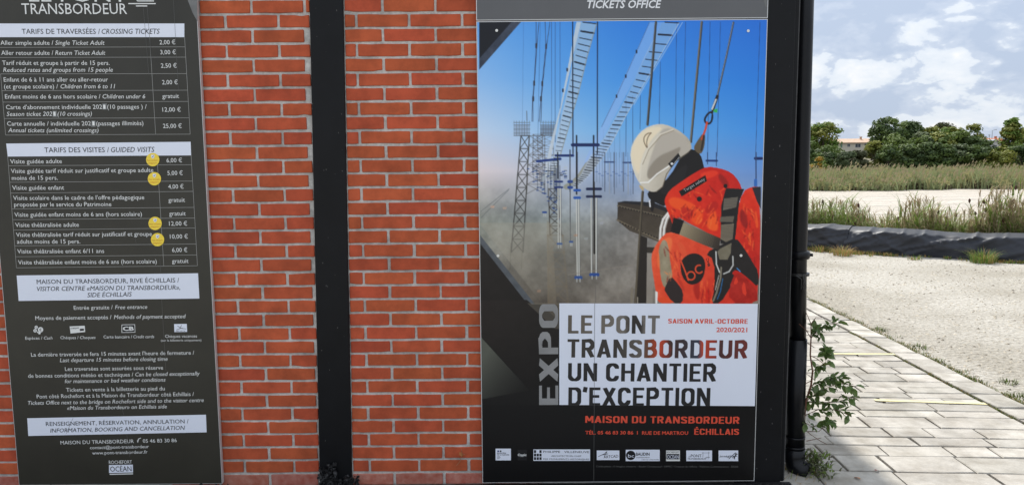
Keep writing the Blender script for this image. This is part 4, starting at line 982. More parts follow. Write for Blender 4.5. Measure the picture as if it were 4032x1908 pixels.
def region(x0, y0, x1, y1):
    a = max(0, int((x0-X0P)*SS)); b_ = min(WP*SS, int((x1-X0P)*SS)+2); c = max(0, int((y0-Y0P)*SS)); d = min(HP*SS, int((y1-Y0P)*SS)+2)
    return slice(c, d), slice(a, b_)
def blend(sl, mk, col):
    col = np.asarray(col, np.float32); img[sl] = img[sl]*(1-mk[..., None])+col*mk[..., None]
def chaikin(p, n):
    for _ in range(n):
        q = []
        for i in range(len(p)):
            a, b_ = p[i], p[(i+1) % len(p)]; q += [(a[0]*.75+b_[0]*.25, a[1]*.75+b_[1]*.25), (a[0]*.25+b_[0]*.75, a[1]*.25+b_[1]*.75)]
        p = q
    return p
def pmask(pts, sm=0):
    if sm: pts = chaikin(pts, sm)
    P_ = np.array(pts); sl = region(P_[:, 0].min()-1, P_[:, 1].min()-1, P_[:, 0].max()+1, P_[:, 1].max()+1)
    X, Y_ = xx[sl], yy[sl]; ins = np.zeros(X.shape, bool); n = len(P_)
    for i in range(n):
        x1_, y1_ = P_[i]; x2_, y2_ = P_[(i+1) % n]
        if y1_ == y2_: continue
        c = (y1_ > Y_) != (y2_ > Y_); ins ^= c & (X < (x2_-x1_)*(Y_-y1_)/(y2_-y1_)+x1_)
    return sl, ins.astype(np.float32)
def poly(pts, col, al=1.0, sm=0, grad=None, nz=0):
    sl, mk = pmask(pts, sm)
    if mk.size == 0: return
    if sm == 2 and al < 1 and min(mk.shape) > 14:
        k = 3; al = min(1, al*1.35)
        for ax in (0, 1):
            for _ in range(2):
                cs = np.cumsum(np.pad(mk, [(k+1, k) if a == ax else (0, 0) for a in (0, 1)]), axis=ax)
                n_ = mk.shape[ax]; mk = (np.take(cs, range(2*k+1, n_+2*k+1), axis=ax)-np.take(cs, range(0, n_), axis=ax))/(2*k+1)
    c = np.broadcast_to(np.asarray(col, np.float32), mk.shape+(3,)).copy()
    if grad is not None:          # (x0,y0,x1,y1,colour at the far end)
        gx0, gy0, gx1, gy1, c2 = grad; d2 = (gx1-gx0)**2+(gy1-gy0)**2
        t = np.clip(((xx[sl]-gx0)*(gx1-gx0)+(yy[sl]-gy0)*(gy1-gy0))/d2, 0, 1)[..., None]; c = c*(1-t)+np.asarray(c2, np.float32)*t
    if nz: c += (NZ[sl]-.5)[..., None]*nz
    img[sl] = img[sl]*(1-mk[..., None]*al)+c*mk[..., None]*al
NZ = vnoise(14, 5)
def ln(pts, w, col, al=1.0):
    for (x1_, y1_), (x2_, y2_) in zip(pts, pts[1:]):
        sl = region(min(x1_, x2_)-w-1, min(y1_, y2_)-w-1, max(x1_, x2_)+w+1, max(y1_, y2_)+w+1)
        X, Y_ = xx[sl], yy[sl]; dx, dy = x2_-x1_, y2_-y1_; L2 = dx*dx+dy*dy+1e-6
        t = np.clip(((X-x1_)*dx+(Y_-y1_)*dy)/L2, 0, 1); d = np.hypot(X-x1_-t*dx, Y_-y1_-t*dy)
        blend(sl, np.clip(w/2-d+.5, 0, 1)*min(1.0, max(w, .35))*al, col)
def L1(*p, w=1.5, c=(40, 58, 85), a=1.0, Z=Q1): ln([Z(*q) for q in p], w, c, a)
# thin far hangers
for x, x2, a_ in ((395, 385, .25), (525, 505, .5), (612, 612, .7), (640, 641, .9), (678, 678, .6)): L1((x, 170), (x2, 1100), w=1, a=a_)
for x, yb, x2 in ((1580, 980, 1572), (1650, 1030, 1634), (1455, 960, 1445), (1300, 1000, 1297), (1840, 1210, 1820), (1920, 1210, 1893), (2226, 1210, 2192), (1240, 1210, 1242), (1190, 1210, 1188)):
    L1((x, 172 if x > 1500 else 480 if x > 1400 else 740), (x2, yb), w=1.1, a=.75)
for x in (1015, 1060, 1100, 1140): L1((x, 1000), (x, 1219), w=.8, a=.5)
# braced cable pairs left
for p in (((493, 170), (493, 350), (478, 640), (465, 760), (460, 940)), ((515, 170), (500, 350), (480, 640), (470, 760), (468, 940)), ((562, 170), (568, 350), (540, 640), (530, 760), (515, 940)), ((600, 170), (575, 350), (545, 640), (535, 760), (530, 940))):
    L1(*p, w=1.3, c=(55, 62, 75), a=.9)
for x, y in ((493, 355), (570, 360), (477, 645), (540, 648), (470, 765), (530, 765)): L1((x, y-14), (x, y+14), w=4.5, c=(60, 60, 65))
# tower on the left
tw = (95, 98, 100)
poly([Q1(*p) for p in ((322, 965), (440, 965), (440, 1050), (322, 1050))], (135, 145, 158), .5)
poly([Q1(*p) for p in ((525, 970), (640, 970), (630, 1050), (525, 1050))], (110, 120, 132), .6)
for y in (948, 966, 1000, 1030, 1050): L1((320, y), (445, y), w=1.4, c=tw, a=.8); L1((525, y), (640, y), w=1.4, c=tw, a=.8)
for x in range(322, 446, 20): L1((x, 935), (x, 1050), w=1.1, c=tw, a=.7)
for x in range(528, 645, 20): L1((x, 935), (x, 1050), w=1.1, c=tw, a=.7)
L1((420, 860), (422, 935), w=1.5, c=tw)
def truss(xl0, xr0, y0, xl1, xr1, y1, n, Z, c, w, a):
    for k in range(n):
        t0, t1 = k/n, (k+1)/n; f = lambda t: (xl0+(xl1-xl0)*t, xr0+(xr1-xr0)*t, y0+(y1-y0)*t)
        a0, b0_, c0_ = f(t0); a1, b1_, c1_ = f(t1)
        L1((a0, c0_), (b1_, c1_), w=w*.7, c=c, a=a, Z=Z); L1((b0_, c0_), (a1, c1_), w=w*.7, c=c, a=a, Z=Z); L1((a0, c0_), (b0_, c0_), w=w*.7, c=c, a=a, Z=Z)
    L1((xl0, y0), (xl1, y1), w=w, c=c, a=a, Z=Z); L1((xr0, y0), (xr1, y1), w=w, c=c, a=a, Z=Z)
truss(375, 440, 1050, 300, 392, 1950, 9, Q1, (70, 70, 68), 2.8, .9)
truss(440, 560, 1050, 420, 560, 1500, 6, Q1, (90, 88, 84), 2.2, .6)
truss(470, 540, 1040, 465, 545, 1350, 6, Q1, (84, 80, 76), 2.0, .6)
truss(500, 620, 1050, 520, 640, 1400, 7, Q1, (96, 92, 88), 2.0, .5)
L1((298, 700), (290, 900), w=2, c=(92, 88, 78), a=.5, Z=Q2); L1((388, 700), (378, 900), w=2, c=(92, 88, 78), a=.5, Z=Q2)
truss(588, 655, 280, 600, 690, 640, 5, Q2, (66, 60, 54), 2.6, .85)
poly([Q2(*p) for p in ((575, 520), (615, 560), (650, 1165), (580, 1165))], (140, 128, 108), .35); truss(583, 700, 640, 590, 740, 1165, 4, Q2, (120, 108, 90), 4.5, .38)
# rusty foreground-left stay lines
L1((65, 455), (285, 280), w=1.2, c=(90, 95, 98), Z=Q2, a=.7); L1((65, 505), (280, 290), w=1.2, c=(90, 95, 98), Z=Q2, a=.7)
# catwalks
def walk(Lp, Rp, n, cl, crr, edge, dark):
    def at(P_, t):
        k = t*(len(P_)-1); i = min(int(k), len(P_)-2); f = k-i; return (P_[i][0]+(P_[i+1][0]-P_[i][0])*f, P_[i][1]+(P_[i+1][1]-P_[i][1])*f)
    poly([at(Lp, i/20) for i in range(21)]+[at(Rp, 1-i/20) for i in range(21)], cl, edge)
    for k in range(n):
        t = (k/n)**.80; a, b_ = at(Lp, t), at(Rp, t); w = (4.6 if k % 5 == 1 else 2.4)*(1-t*.62)
        a = (a[0]*.84+b_[0]*.16, a[1]*.84+b_[1]*.16)
        ln([a, b_], max(w, .9), dark, .92)
L = [Q1(*p) for p in ((835, 170), (790, 400), (735, 700), (675, 960), (625, 1219), (560, 1380))]; R = [Q1(*p) for p in ((960, 185), (890, 430), (820, 720), (745, 980), (675, 1219), (620, 1380))]
poly([Q1(805, 170), Q1(840, 170), Q1(650, 1000), Q1(600, 1260), Q1(560, 1400), Q1(540, 1400), Q1(610, 1080), Q1(680, 830)], (196, 204, 210), .85)
walk(L, R, 34, (186, 196, 204), 0, .55, (24, 30, 40)); ln(R, 2.5, (150, 155, 150), .8)
L = [Q1(*p) for p in ((1470, 172), (1335, 430), (1225, 680), (1110, 900), (1010, 1080), (900, 1219), (840, 1350), (760, 1445))]; R = [Q1(*p) for p in ((1600, 178), (1450, 440), (1300, 700), (1185, 900), (1085, 1090), (1000, 1230), (900, 1360), (800, 1455))]
poly([Q1(1370, 172), Q1(1470, 172), Q1(1240, 640), Q1(1010, 1070), Q1(850, 1300), Q1(880, 1219), Q1(1050, 870)], (150, 180, 235), .6)
poly([Q1(*p) for p in ((900, 1219), (1000, 1219), (905, 1350), (800, 1440), (730, 1475), (690, 1440), (790, 1390))], (150, 150, 138), .9, 1)
walk(L, R, 40, (176, 190, 214), 0, .5, (24, 28, 38)); ln(R, 1.8, (190, 200, 210), .8)
L1((1625, 175), (1405, 540), (1250, 810), w=1.6, c=(175, 195, 225), a=.9); L1((1370, 175), (1270, 400), (1115, 745), (1000, 980), w=1.2, c=(60, 85, 130), a=.8)
for x, y in ((1270, 400), (1187, 590), (1115, 745), (733, 540), (700, 700)): L1((x, y-8), (x, y+8), w=4, c=(40, 48, 60))
# blue clamps and hangers in the middle distance
BL = (32, 66, 130)
r_ = random.Random(4)
for k in range(46):
    x = 470+r_.random()*330; y = 150+r_.gauss(0, 30)+(x-600)*.05; x = min(x, 720)
    L1((x-9, y), (x+9, y), w=r_.uniform(1.4, 2.8), c=r_.choice([BL, (40, 55, 90), (190, 195, 195), (60, 62, 66)]), Z=Q2, a=.8)
for k in range(40):
    x = 430+r_.random()*250; y0 = r_.uniform(60, 180); y1 = y0+r_.uniform(120, 330)*(x-380)/260
    L1((x, y0), (x+2, y1), w=r_.uniform(.8, 1.5), c=r_.choice([(70, 80, 95), (165, 170, 170), (60, 66, 74)]), Z=Q2, a=.6)
    L1((x-5, y1), (x+7, y1), w=2.6, c=BL, Z=Q2, a=.7)
for k in range(14):
    x = 960+k*22; L1((x, 0), (x+2, r_.uniform(200, 330)), w=1.1, c=(95, 110, 135), Z=Q2, a=.65); L1((x-7, 150+k % 3*14), (x+9, 150+k % 3*14), w=2.4, c=(70, 95, 150), Z=Q2, a=.5)
# black hangers with crossbars
L1((775, 170), (778, 1190), w=2.6, c=(28, 36, 52)); L1((968, 170), (966, 1190), w=2.6, c=(28, 36, 52))
L1((806, 1050), (806, 1500), w=3.6, c=(30, 34, 42)); L1((938, 1050), (938, 1500), w=3.6, c=(30, 34, 42))
L1((774, 1121), (973, 1121), w=8, c=(30, 50, 96)); L1((644, 1203), (778, 1203), w=6, c=(30, 56, 110)); L1((755, 1160), (755, 1480), w=2.5, c=(45, 55, 75))
L1((500, 68), (680, 50), w=6, c=(35, 66, 125), Z=Q2); L1((660, 0), (662, 200), w=3, c=(40, 46, 56), Z=Q2); L1((755, 20), (758, 690), w=2.2, c=(88, 90, 92), Z=Q2)
for x in (810,): L1((x, 0), (x, 280), w=3, c=(35, 38, 44), Z=Q2)
for y in (225, 270): L1((640, y), (694, y), w=5, c=(35, 60, 115), Z=Q2); L1((745, y), (768, y), w=7, c=(48, 80, 140), Z=Q2)
for y in (292, 350): L1((790, y), (830, y), w=6.5, c=(48, 95, 165), Z=Q2)
for y in (282, 340): L1((888, y), (993, y), w=6.5, c=(28, 42, 78), Z=Q2)
L1((940, 230), (944, 780), w=4, c=(32, 26, 24), Z=Q2); L1((952, 800), (953, 1165), w=1.6, c=(110, 106, 100), Z=Q2)
for x0_, x1_, y0_, y1_ in ((806, 812, 365, 955), (822, 826, 365, 955), (920, 922, 355, 935), (960, 958, 355, 935), (663, 665, 280, 700), (680, 682, 280, 700)):
    L1((x0_, y0_), (x1_, y1_), w=3.4, c=(196, 196, 188), Z=Q2); L1((x0_+6, y0_), (x1_+6, y1_), w=1.2, c=(70, 72, 76), Z=Q2, a=.7)
for x, y, w in ((820, 966, 40), (943, 944, 56), (674, 705, 30), (764, 690, 18), (558, 462, 22)): L1((x-w/2, y), (x+w/2, y), w=8 if w > 35 else 5, c=(48, 82, 140), Z=Q2); L1((x-w*.3, y+10), (x-w*.3, y+32), w=2.5, c=(170, 172, 170), Z=Q2); L1((x+w*.3, y+10), (x+w*.3, y+32), w=2.5, c=(170, 172, 170), Z=Q2)
for x, y in ((1060, 74), (1205, 78)): L1((x-38, y), (x+38, y), w=3.5, c=(58, 78, 120), Z=Q2); L1((x-36, 0), (x-36, 300), w=1.8, c=(90, 98, 112), Z=Q2); L1((x, 80), (x, 320), w=2, c=(150, 155, 160), Z=Q2); L1((x+38, 0), (x+38, 320), w=1.8, c=(90, 98, 112), Z=Q2)
L1((1812, 64), (1893, 64), w=5, c=(34, 62, 118), Z=Q2); L1((1820, 0), (1820, 90), w=1.5, Z=Q2); L1((1888, 0), (1888, 105), w=1.5, Z=Q2)
L1((2190, 46), (2240, 46), w=7, c=(26, 48, 98), Z=Q2); L1((2195, 0), (2195, 260), w=3, c=(60, 80, 110), Z=Q2); L1((2192, 215), (2192, 255), w=8, c=(60, 110, 175), Z=Q2)
# thick rods and the cable
L1((1420, 172), (1355, 965), w=6, c=(98, 98, 94)); L1((1424, 172), (1360, 965), w=2.5, c=(48, 50, 54)); L1((1775, 172), (1690, 1100), w=6, c=(120, 116, 104)); L1((1780, 172), (1696, 1100), w=2.2, c=(50, 52, 56))
L1((2020, 175), (1965, 440), (1895, 745), w=4.6, c=(70, 76, 84)); L1((2017, 175), (1962, 440), (1892, 745), w=1.6, c=(140, 144, 148)); L1((1895, 745), (1860, 850), w=7, c=(36, 38, 42)); L1((1885, 770), (1855, 845), w=4, c=(205, 205, 200))
ln(chaikin([Q1(1858, 860), Q1(1855, 940), Q1(1820, 965), Q1(1792, 930), Q1(1820, 880)], 2)+[Q1(1858, 860)], 4.5, (30, 32, 38)); poly([Q1(1865, 850), Q1(1897, 840), Q1(1895, 872), Q1(1868, 868)], (70, 170, 90))
# crossbeam and post on the right
poly([Q2(*p) for p in ((1125, 385), (1180, 375), (1400, 385), (1530, 440), (1530, 720), (1440, 690), (1215, 605), (1120, 525))], (70, 62, 54), 1, 0, (Q2(1120, 400)+Q2(1120, 700)+((92, 84, 72),)), 16)
poly([Q2(*p) for p in ((1125, 385), (1180, 375), (1400, 385), (1530, 440), (1530, 470), (1400, 420))], (40, 42, 48)); L1((1125, 412), (1500, 500), w=4, c=(110, 102, 88), Z=Q2); L1((1120, 522), (1450, 680), w=4, c=(118, 108, 92), Z=Q2)
for k in range(16): x = 1140+k*22; L1((x, 420+k*5.2), (x+4, 422+k*5.2), w=3, c=(34, 30, 28), Z=Q2); L1((x, 540+k*9.2), (x+4, 541+k*9.2), w=3, c=(38, 33, 30), Z=Q2)
poly([Q2(*p) for p in ((1300, 640), (1352, 660), (1345, 1165), (1250, 1165))], (46, 40, 36)); poly([Q2(*p) for p in ((1350, 730), (1420, 735), (1420, 775), (1350, 775))], (60, 54, 48))
poly([Q2(*p) for p in ((1352, 780), (1400, 780), (1395, 1165), (1345, 1165))], (150, 142, 132), .6); L1((1318, 305), (1262, 1165), w=6.5, c=(100, 92, 78), Z=Q2); L1((1323, 305), (1270, 1165), w=2.2, c=(52, 46, 40), Z=Q2)
L1((1235, 1050), (1232, 1165), w=5, c=(130, 122, 108), Z=Q2); L1((1278, 1120), (1278, 1165), w=3, c=(150, 142, 128), Z=Q2)
for x, y, c in ((155, 420, (225, 170, 140)), (800, 640, (180, 130, 100)), (250, 430, (200, 165, 140)), (515, 1070, (170, 130, 105)), (1000, 545, (170, 170, 180)), (880, 665, (160, 165, 165))): poly([Q2(x-14, y-8), Q2(x+16, y-10), Q2(x+12, y+10), Q2(x-16, y+9)], c, .5)
L1((740, 945), (1000, 905), (1240, 870), w=3, c=(140, 132, 122), Z=Q2, a=.5)
# diagonal steel shapes
poly([Q1(52, 168), Q1(378, 168), Q1(52, 540)], (66, 74, 88), nz=30); poly([Q1(52, 168), Q1(305, 168), Q1(52, 455)], (17, 22, 34))
poly([Q2(60, 640), Q2(530, 1230), Q2(640, 1400), Q2(640, 1420), Q2(60, 1420)], (40, 35, 33), 1, 0, (Q2(100, 800)+Q2(420, 1300)+((24, 22, 22),)), 10); poly([Q2(60, 640), Q2(530, 1230), Q2(480, 1240), Q2(60, 705)], (92, 96, 100), nz=26)
# lower dark field
poly([(1195, 765), (1940, 765), (1940, 1220), (1195, 1220)], (30, 29, 29), 1, 0, (1500, 765, 1500, 1000, (21, 21, 23)))
poly([ZP(40, 0), ZP(360, 0), ZP(575, 190), ZP(575, 600), ZP(390, 600), ZP(60, 237)], (43, 37, 35), 1, 0, ZP(60, 0)+ZP(560, 500)+((23, 22, 23),), 10)
poly([ZP(360, 20), ZP(440, 20), ZP(575, 140), ZP(575, 190), ZP(545, 190)], (118, 112, 100), .55); poly([ZP(440, 20), ZP(575, 20), ZP(575, 140)], (120, 112, 98), .7)
poly([ZP(50, 237), ZP(375, 592), ZP(50, 655)], (92, 94, 86), 1, 0, ZP(60, 400)+ZP(330, 600)+((34, 34, 33),)); poly([ZP(50, 655), ZP(375, 592), ZP(575, 565), ZP(575, 690), ZP(50, 690)], (27, 27, 28))
fm = (np.clip((yy-455)/60, 0, 1)*np.clip((770-yy)/120, 0, 1)*np.clip((1500-xx)/160, 0, 1)*(.30+.35*vnoise(70, 9, 3)))[..., None]*(yy < 764)[..., None]*((xx-1205)/(yy-560+.1) > .78)[..., None]
img[...] = img*(1-fm)+np.array([158, 152, 138], np.float32)*fm
# --- the worker
hood = (30, 28, 30)
poly([Q4(*p) for p in ((470, 215), (525, 200), (575, 235), (595, 310), (600, 345), (470, 400), (400, 470), (355, 570), (300, 545), (250, 520), (235, 475), (300, 440), (380, 380))], hood, 1, 1)
poly([Q4(*p) for p in ((380, 500), (300, 470), (430, 330), (500, 290), (470, 400))], (44, 42, 44), .8, 1)
poly([Q4(*p) for p in ((530, 195), (548, 160), (590, 100), (604, 110), (600, 190), (575, 240), (540, 215))], (104, 92, 74), 1, 1); ln([Q4(615, 35), Q4(605, 80), Q4(583, 140)], 5, (205, 84, 52)); ln([Q4(596, 120), Q4(580, 210)], 5, (60, 52, 44))
poly([Q4(*p) for p in ((255, 515), (290, 525), (275, 600), (258, 590))], (28, 26, 28), 1, 1); ln([Q4(252, 530), Q4(256, 565)], 4, (215, 215, 215))
# white sleeve loops behind the shoulder
poly([Q4(*p) for p in ((345, 620), (385, 600), (400, 680), (380, 760), (330, 790), (318, 720))], (70, 52, 46), 1)
for dx_ in (0, 22): ln([Q4(372+dx_*.6, 602), Q4(338+dx_, 645), Q4(322+dx_, 700), Q4(318+dx_, 775)], 5.5, (226, 220, 212)); ln([Q4(379+dx_*.6, 606), Q4(346+dx_, 650), Q4(331+dx_, 704), Q4(327+dx_, 770)], 2, (150, 138, 128))
# jacket body, lower sleeve
poly([Q4(*p) for p in ((345, 735), (400, 725), (560, 790), (690, 850), (760, 960), (935, 1010), (935, 1180), (300, 1180), (290, 1090), (262, 920), (270, 840))], (232, 96, 62), 1, 1, (Q4(300, 800)+Q4(900, 1150)+((196, 50, 34),)), 26)
poly([Q4(*p) for p in ((300, 860), (345, 760), (400, 760), (390, 830), (350, 980), (300, 950))], (240, 118, 74), .7, 2)
poly([Q4(*p) for p in ((340, 765), (370, 800), (385, 930), (400, 1010), (375, 1050), (345, 1085), (320, 1010), (316, 900), (308, 830))], (150, 140, 118), 1, 1, nz=30)
poly([Q4(*p) for p in ((385, 1000), (430, 1050), (465, 1100), (462, 1176), (400, 1176), (350, 1100), (345, 1085))], (56, 46, 46), 1, 1)
poly([Q4(*p) for p in ((300, 1176), (330, 1130), (370, 1140), (415, 1176))], (222, 84, 46), 1, 1); poly([Q4(288, 1098), Q4(304, 1104), Q4(302, 1176), Q4(288, 1176)], (225, 222, 216))
for p, c in ((((520, 1080), (560, 1010), (575, 1090), (560, 1176)), (172, 44, 30)), (((420, 1000), (460, 1040), (480, 1120), (440, 1060)), (190, 62, 42)), (((420, 780), (470, 800), (500, 900), (450, 860)), (222, 92, 60)), (((600, 1080), (650, 1100), (640, 1176), (600, 1176)), (198, 46, 30))): poly([Q4(*q) for q in p], c, .7, 2)
# jacket shoulder (upper)
poly([Q4(*p) for p in ((615, 312), (700, 325), (770, 350), (820, 410), (838, 465), (800, 560), (790, 760), (740, 800), (600, 720), (480, 660), (430, 625), (400, 690), (385, 640), (352, 560), (345, 520), (380, 460), (450, 410), (540, 350))], (222, 62, 32), 1, 1, (Q4(380, 600)+Q4(780, 380)+((190, 36, 26),)), 26)
for p, c, a_ in ((((360, 520), (420, 500), (560, 560), (520, 600), (400, 580)), (240, 92, 40), .7), (((500, 640), (560, 560), (600, 620), (560, 700)), (238, 84, 34), .8), (((600, 700), (640, 600), (660, 560), (680, 640), (690, 730)), (243, 96, 40), .8), (((380, 600), (420, 640), (400, 680)), (160, 34, 26), .8),
                 (((590, 590), (660, 520), (700, 560), (640, 620)), (176, 34, 24), .6), (((470, 560), (540, 600), (500, 650), (440, 600)), (184, 40, 28), .6), (((700, 350), (760, 420), (740, 460), (680, 380)), (140, 26, 24), .55), (((560, 360), (660, 330), (700, 360), (600, 400)), (226, 66, 38), .7)):
    poly([Q4(*q) for q in p], c, a_, 2)
def creases(cx, cy, rx, ry, ang, n, seed, spread=.5):
    r = random.Random(seed)
    for _ in range(n):
        a = ang+r.gauss(0, spread); l = r.uniform(18, 60); x = cx+r.uniform(-rx, rx); y = cy+r.uniform(-ry, ry); p = [(x, y), (x+math.cos(a)*l*.5+r.uniform(-4, 4), y+math.sin(a)*l*.5), (x+math.cos(a)*l, y+math.sin(a)*l+r.uniform(-6, 6))]
        dk = r.random() < .5; q = [Q4(*v) for v in p]
        for w_, al_ in ((5.5, .10), (3.2, .14), (1.5, .2)): ln(q, w_, (120, 18, 14) if dk else (255, 132, 74), al_)
creases(560, 600, 130, 60, 1.9, 26, 1); creases(620, 440, 130, 60, 1.2, 14, 2); creases(400, 900, 60, 110, 1.4, 16, 3, .3); creases(620, 1090, 50, 60, 1.6, 14, 4, .25); creases(420, 600, 35, 40, 1.3, 8, 5)
# right side of the jacket
poly([Q4(*p) for p in ((840, 470), (900, 440), (952, 440), (950, 1176), (760, 1176), (740, 1010), (790, 760), (800, 620))], (218, 60, 32), 1, 1, (Q4(820, 600)+Q4(940, 900)+((186, 38, 26),)), 26)
poly([Q4(*p) for p in ((900, 445), (955, 440), (955, 580), (930, 530))], (46, 48, 58)); poly([Q4(*p) for p in ((835, 560), (880, 660), (860, 720), (815, 640))], (150, 30, 24), .7, 2)
for p in (((870, 800), (885, 700), (900, 820)), ((920, 560), (945, 700), (920, 700))): poly([Q4(*q) for q in p], (242, 104, 48), .7, 1)
creases(870, 680, 45, 130, 1.5, 24, 6, .3); creases(880, 880, 40, 50, 1.3, 8, 7)
poly([Q4(*p) for p in ((720, 800), (800, 765), (830, 800), (870, 860), (905, 920), (940, 975), (940, 1080), (880, 1020), (800, 960), (770, 985), (800, 1010), (760, 1080), (700, 1176), (640, 1176), (665, 1080), (660, 900), (600, 860))], (42, 38, 38), 1, 1, nz=12)
poly([Q4(*p) for p in ((770, 1010), (830, 980), (880, 1040), (935, 1100), (935, 1176), (750, 1176))], (168, 40, 30), 1, 1, nz=40)
for p in (((830, 1100), (850, 1020), (870, 1140)), ((780, 1060), (800, 1000), (815, 1050))): poly([Q4(*q) for q in p], (226, 74, 50), .8, 1)
# straps
poly([Q4(*p) for p in ((735, 450), (850, 455), (820, 530), (790, 800), (700, 800), (705, 560))], (36, 34, 36)); poly([Q4(*p) for p in ((722, 515), (812, 505), (800, 570), (716, 590))], (112, 106, 96)); poly([Q4(*p) for p in ((700, 630), (788, 625), (780, 665), (697, 662))], (104, 98, 88))
poly([Q4(*p) for p in ((704, 680), (786, 672), (778, 770), (735, 790), (700, 770))], (118, 110, 96)); poly([Q4(*p) for p in ((440, 655), (700, 765), (690, 840), (600, 810), (440, 742))], (158, 146, 120), 1, 0, (Q4(450, 700)+Q4(690, 820)+((60, 52, 46),))); poly([Q4(*p) for p in ((405, 635), (470, 655), (440, 742), (385, 725))], (26, 24, 26))
for k in range(20): a = Q4(470+k*10, 668+k*4.2); ln([a, (a[0]-7, a[1]+30)], .9, (120, 110, 92), .7)
for k in range(9): y = 690+k*9; ln([Q4(706, y), Q4(782, y-4)], .8, (84, 78, 68), .8)
for k in range(6): y = 520+k*10; ln([Q4(722, y), Q4(806, y-4)], .9, (70, 66, 60), .8)
poly([Q4(*p) for p in ((700, 830), (770, 795), (765, 860), (745, 900), (695, 900), (680, 850))], (120, 114, 98), nz=20)
ln([Q4(672, 850), Q4(675, 930), Q4(695, 980)], 3.2, (205, 205, 200)); ln([Q4(778, 880), Q4(780, 935), Q4(755, 975), Q4(720, 990)], 3.2, (190, 190, 186)); ln([Q4(705, 950), Q4(700, 1020), Q4(675, 1110), Q4(655, 1160)], 4.5, (128, 122, 108)); ln([Q4(690, 1000), Q4(668, 1090)], 1.8, (200, 196, 186)); ln([Q4(715, 1020), Q4(700, 1100), Q4(680, 1150)], 2, (50, 120, 170)); ln([Q4(805, 955), Q4(825, 975)], 3, (70, 130, 180))
# badges
poly([Q4(*p) for p in ((438, 470), (605, 367), (615, 405), (455, 502))], (24, 22, 24)); poly([Q4(*q) for q in disc((567, 518), 16)], (26, 22, 24)); poly([Q4(*q) for q in disc((732, 436), 13)], (26, 20, 22))
poly([Q4(450+0, 905), Q4(500, 862), Q4(560, 860), Q4(600, 895), Q4(606, 960), Q4(585, 1030), Q4(540, 1058), Q4(495, 1055), Q4(460, 1010), Q4(448, 960)], (38, 32, 32), 1, 2)
ln([Q4(452, 912), Q4(478, 975), Q4(497, 1030)], 3.8, (214, 84, 52)); ln([Q4(*q_) for q_ in arc(514, 1002, 25, 26, 0, 360, 20)], 3.6, (214, 84, 52)); ln([Q4(*q_) for q_ in arc(566, 960, 24, 25, 40, 290, 16)], 3.6, (214, 84, 52))
# helmet
hp = ((165, 130), (215, 75), (290, 46), (350, 46), (420, 75), (470, 110), (505, 145), (522, 195), (500, 220), (440, 260), (400, 300), (350, 400), (330, 450), (290, 475), (250, 470), (205, 440), (170, 390), (140, 310), (128, 215))
poly([Q4(*p) for p in hp], (226, 216, 196), 1, 1, (Q4(150, 200)+Q4(430, 300)+((176, 168, 154),)), 10)
poly([Q4(*p) for p in ((150, 150), (215, 85), (300, 60), (340, 70), (270, 130), (200, 250), (190, 380), (150, 310), (135, 220))], (232, 214, 184), .8, 2)
poly([Q4(*p) for p in ((330, 60), (430, 90), (515, 180), (500, 215), (400, 250), (330, 330), (250, 400), (232, 350), (270, 220))], (178, 170, 158), .75, 2)
poly([Q4(*p) for p in ((235, 340), (300, 250), (400, 210), (460, 180), (420, 260), (360, 320), (280, 390), (240, 395))], (140, 132, 120), .6, 2)
ln([Q4(*p) for p in ((400, 80), (320, 110), (240, 200), (200, 300), (190, 400))], 3, (222, 212, 194), .8); ln([Q4(*p) for p in ((405, 86), (326, 117), (248, 206), (208, 300))], 2, (150, 138, 118), .8)
ln(chaikin([Q4(270, 96), Q4(225, 110), Q4(212, 150), Q4(240, 205), Q4(232, 160), Q4(245, 118)], 2), 2.4, (128, 112, 92), .9); ln([Q4(195, 415), Q4(245, 412), Q4(300, 360), Q4(390, 300)], 3.4, (240, 236, 226), .95); ln([Q4(500, 222), Q4(420, 280), Q4(360, 360), Q4(335, 440), Q4(295, 472)], 2.2, (104, 96, 84), .9)
poly([Q4(*p) for p in ((370, 296), (434, 228), (448, 254), (388, 320))], (30, 30, 34)); poly([Q4(182, 425), Q4(215, 440), Q4(218, 470), Q4(195, 455)], (190, 168, 130), 1, 1)
# to a colour attribute on a fine grid of the poster face
small = img.reshape(HP, SS, WP, SS, 3).mean((1, 3))
g_ = small.mean(-1, keepdims=True); small = g_+(small-g_)*1.0
u_ = np.clip(small/255, 0, 1); small = 255*(u_*.55+(u_*u_*(3-2*u_))*.45)
x0w, x1w, zTop, zBot = HX0+.0032, HX1-.0032, zt_-.0052, zb_+.0032
nx, nz_ = 460, 720
gxw = np.linspace(x0w, x1w, nx); gzw = np.linspace(zTop, zBot, nz_)
GX, GZ = np.meshgrid(gxw, gzw); YF = YP-.0004
d = np.stack([GX-CX, np.full_like(GX, YF-CY), GZ-CZ], -1); w_ = d@np.array(FWD)
PX = (2016+FPX*(d@np.array(RGT))/w_)/K-X0P; PY = (954-FPX*(d@np.array(UPV))/w_)/K-Y0P
ix = np.clip(PX-.5, 0, WP-2); iy = np.clip(PY-.5, 0, HP-2); i0 = ix.astype(int); j0 = iy.astype(int); fx = (ix-i0)[..., None]; fy = (iy-j0)[..., None]
Cc = (small[j0, i0]*(1-fx)+small[j0, i0+1]*fx)*(1-fy)+(small[j0+1, i0]*(1-fx)+small[j0+1, i0+1]*fx)*fy
Cc = np.clip(Cc/255, 0, 1); Cl = np.where(Cc <= .04045, Cc/12.92, ((Cc+.055)/1.055)**2.4)
P0 = parent_loc(PO)
me = bpy.data.meshes.new('printed_picture'); nv = nx*nz_
me.vertices.add(nv); me.vertices.foreach_set('co', np.stack([GX-P0.x, np.full_like(GX, YF-P0.y), GZ-P0.z], -1).reshape(-1).astype(np.float32))
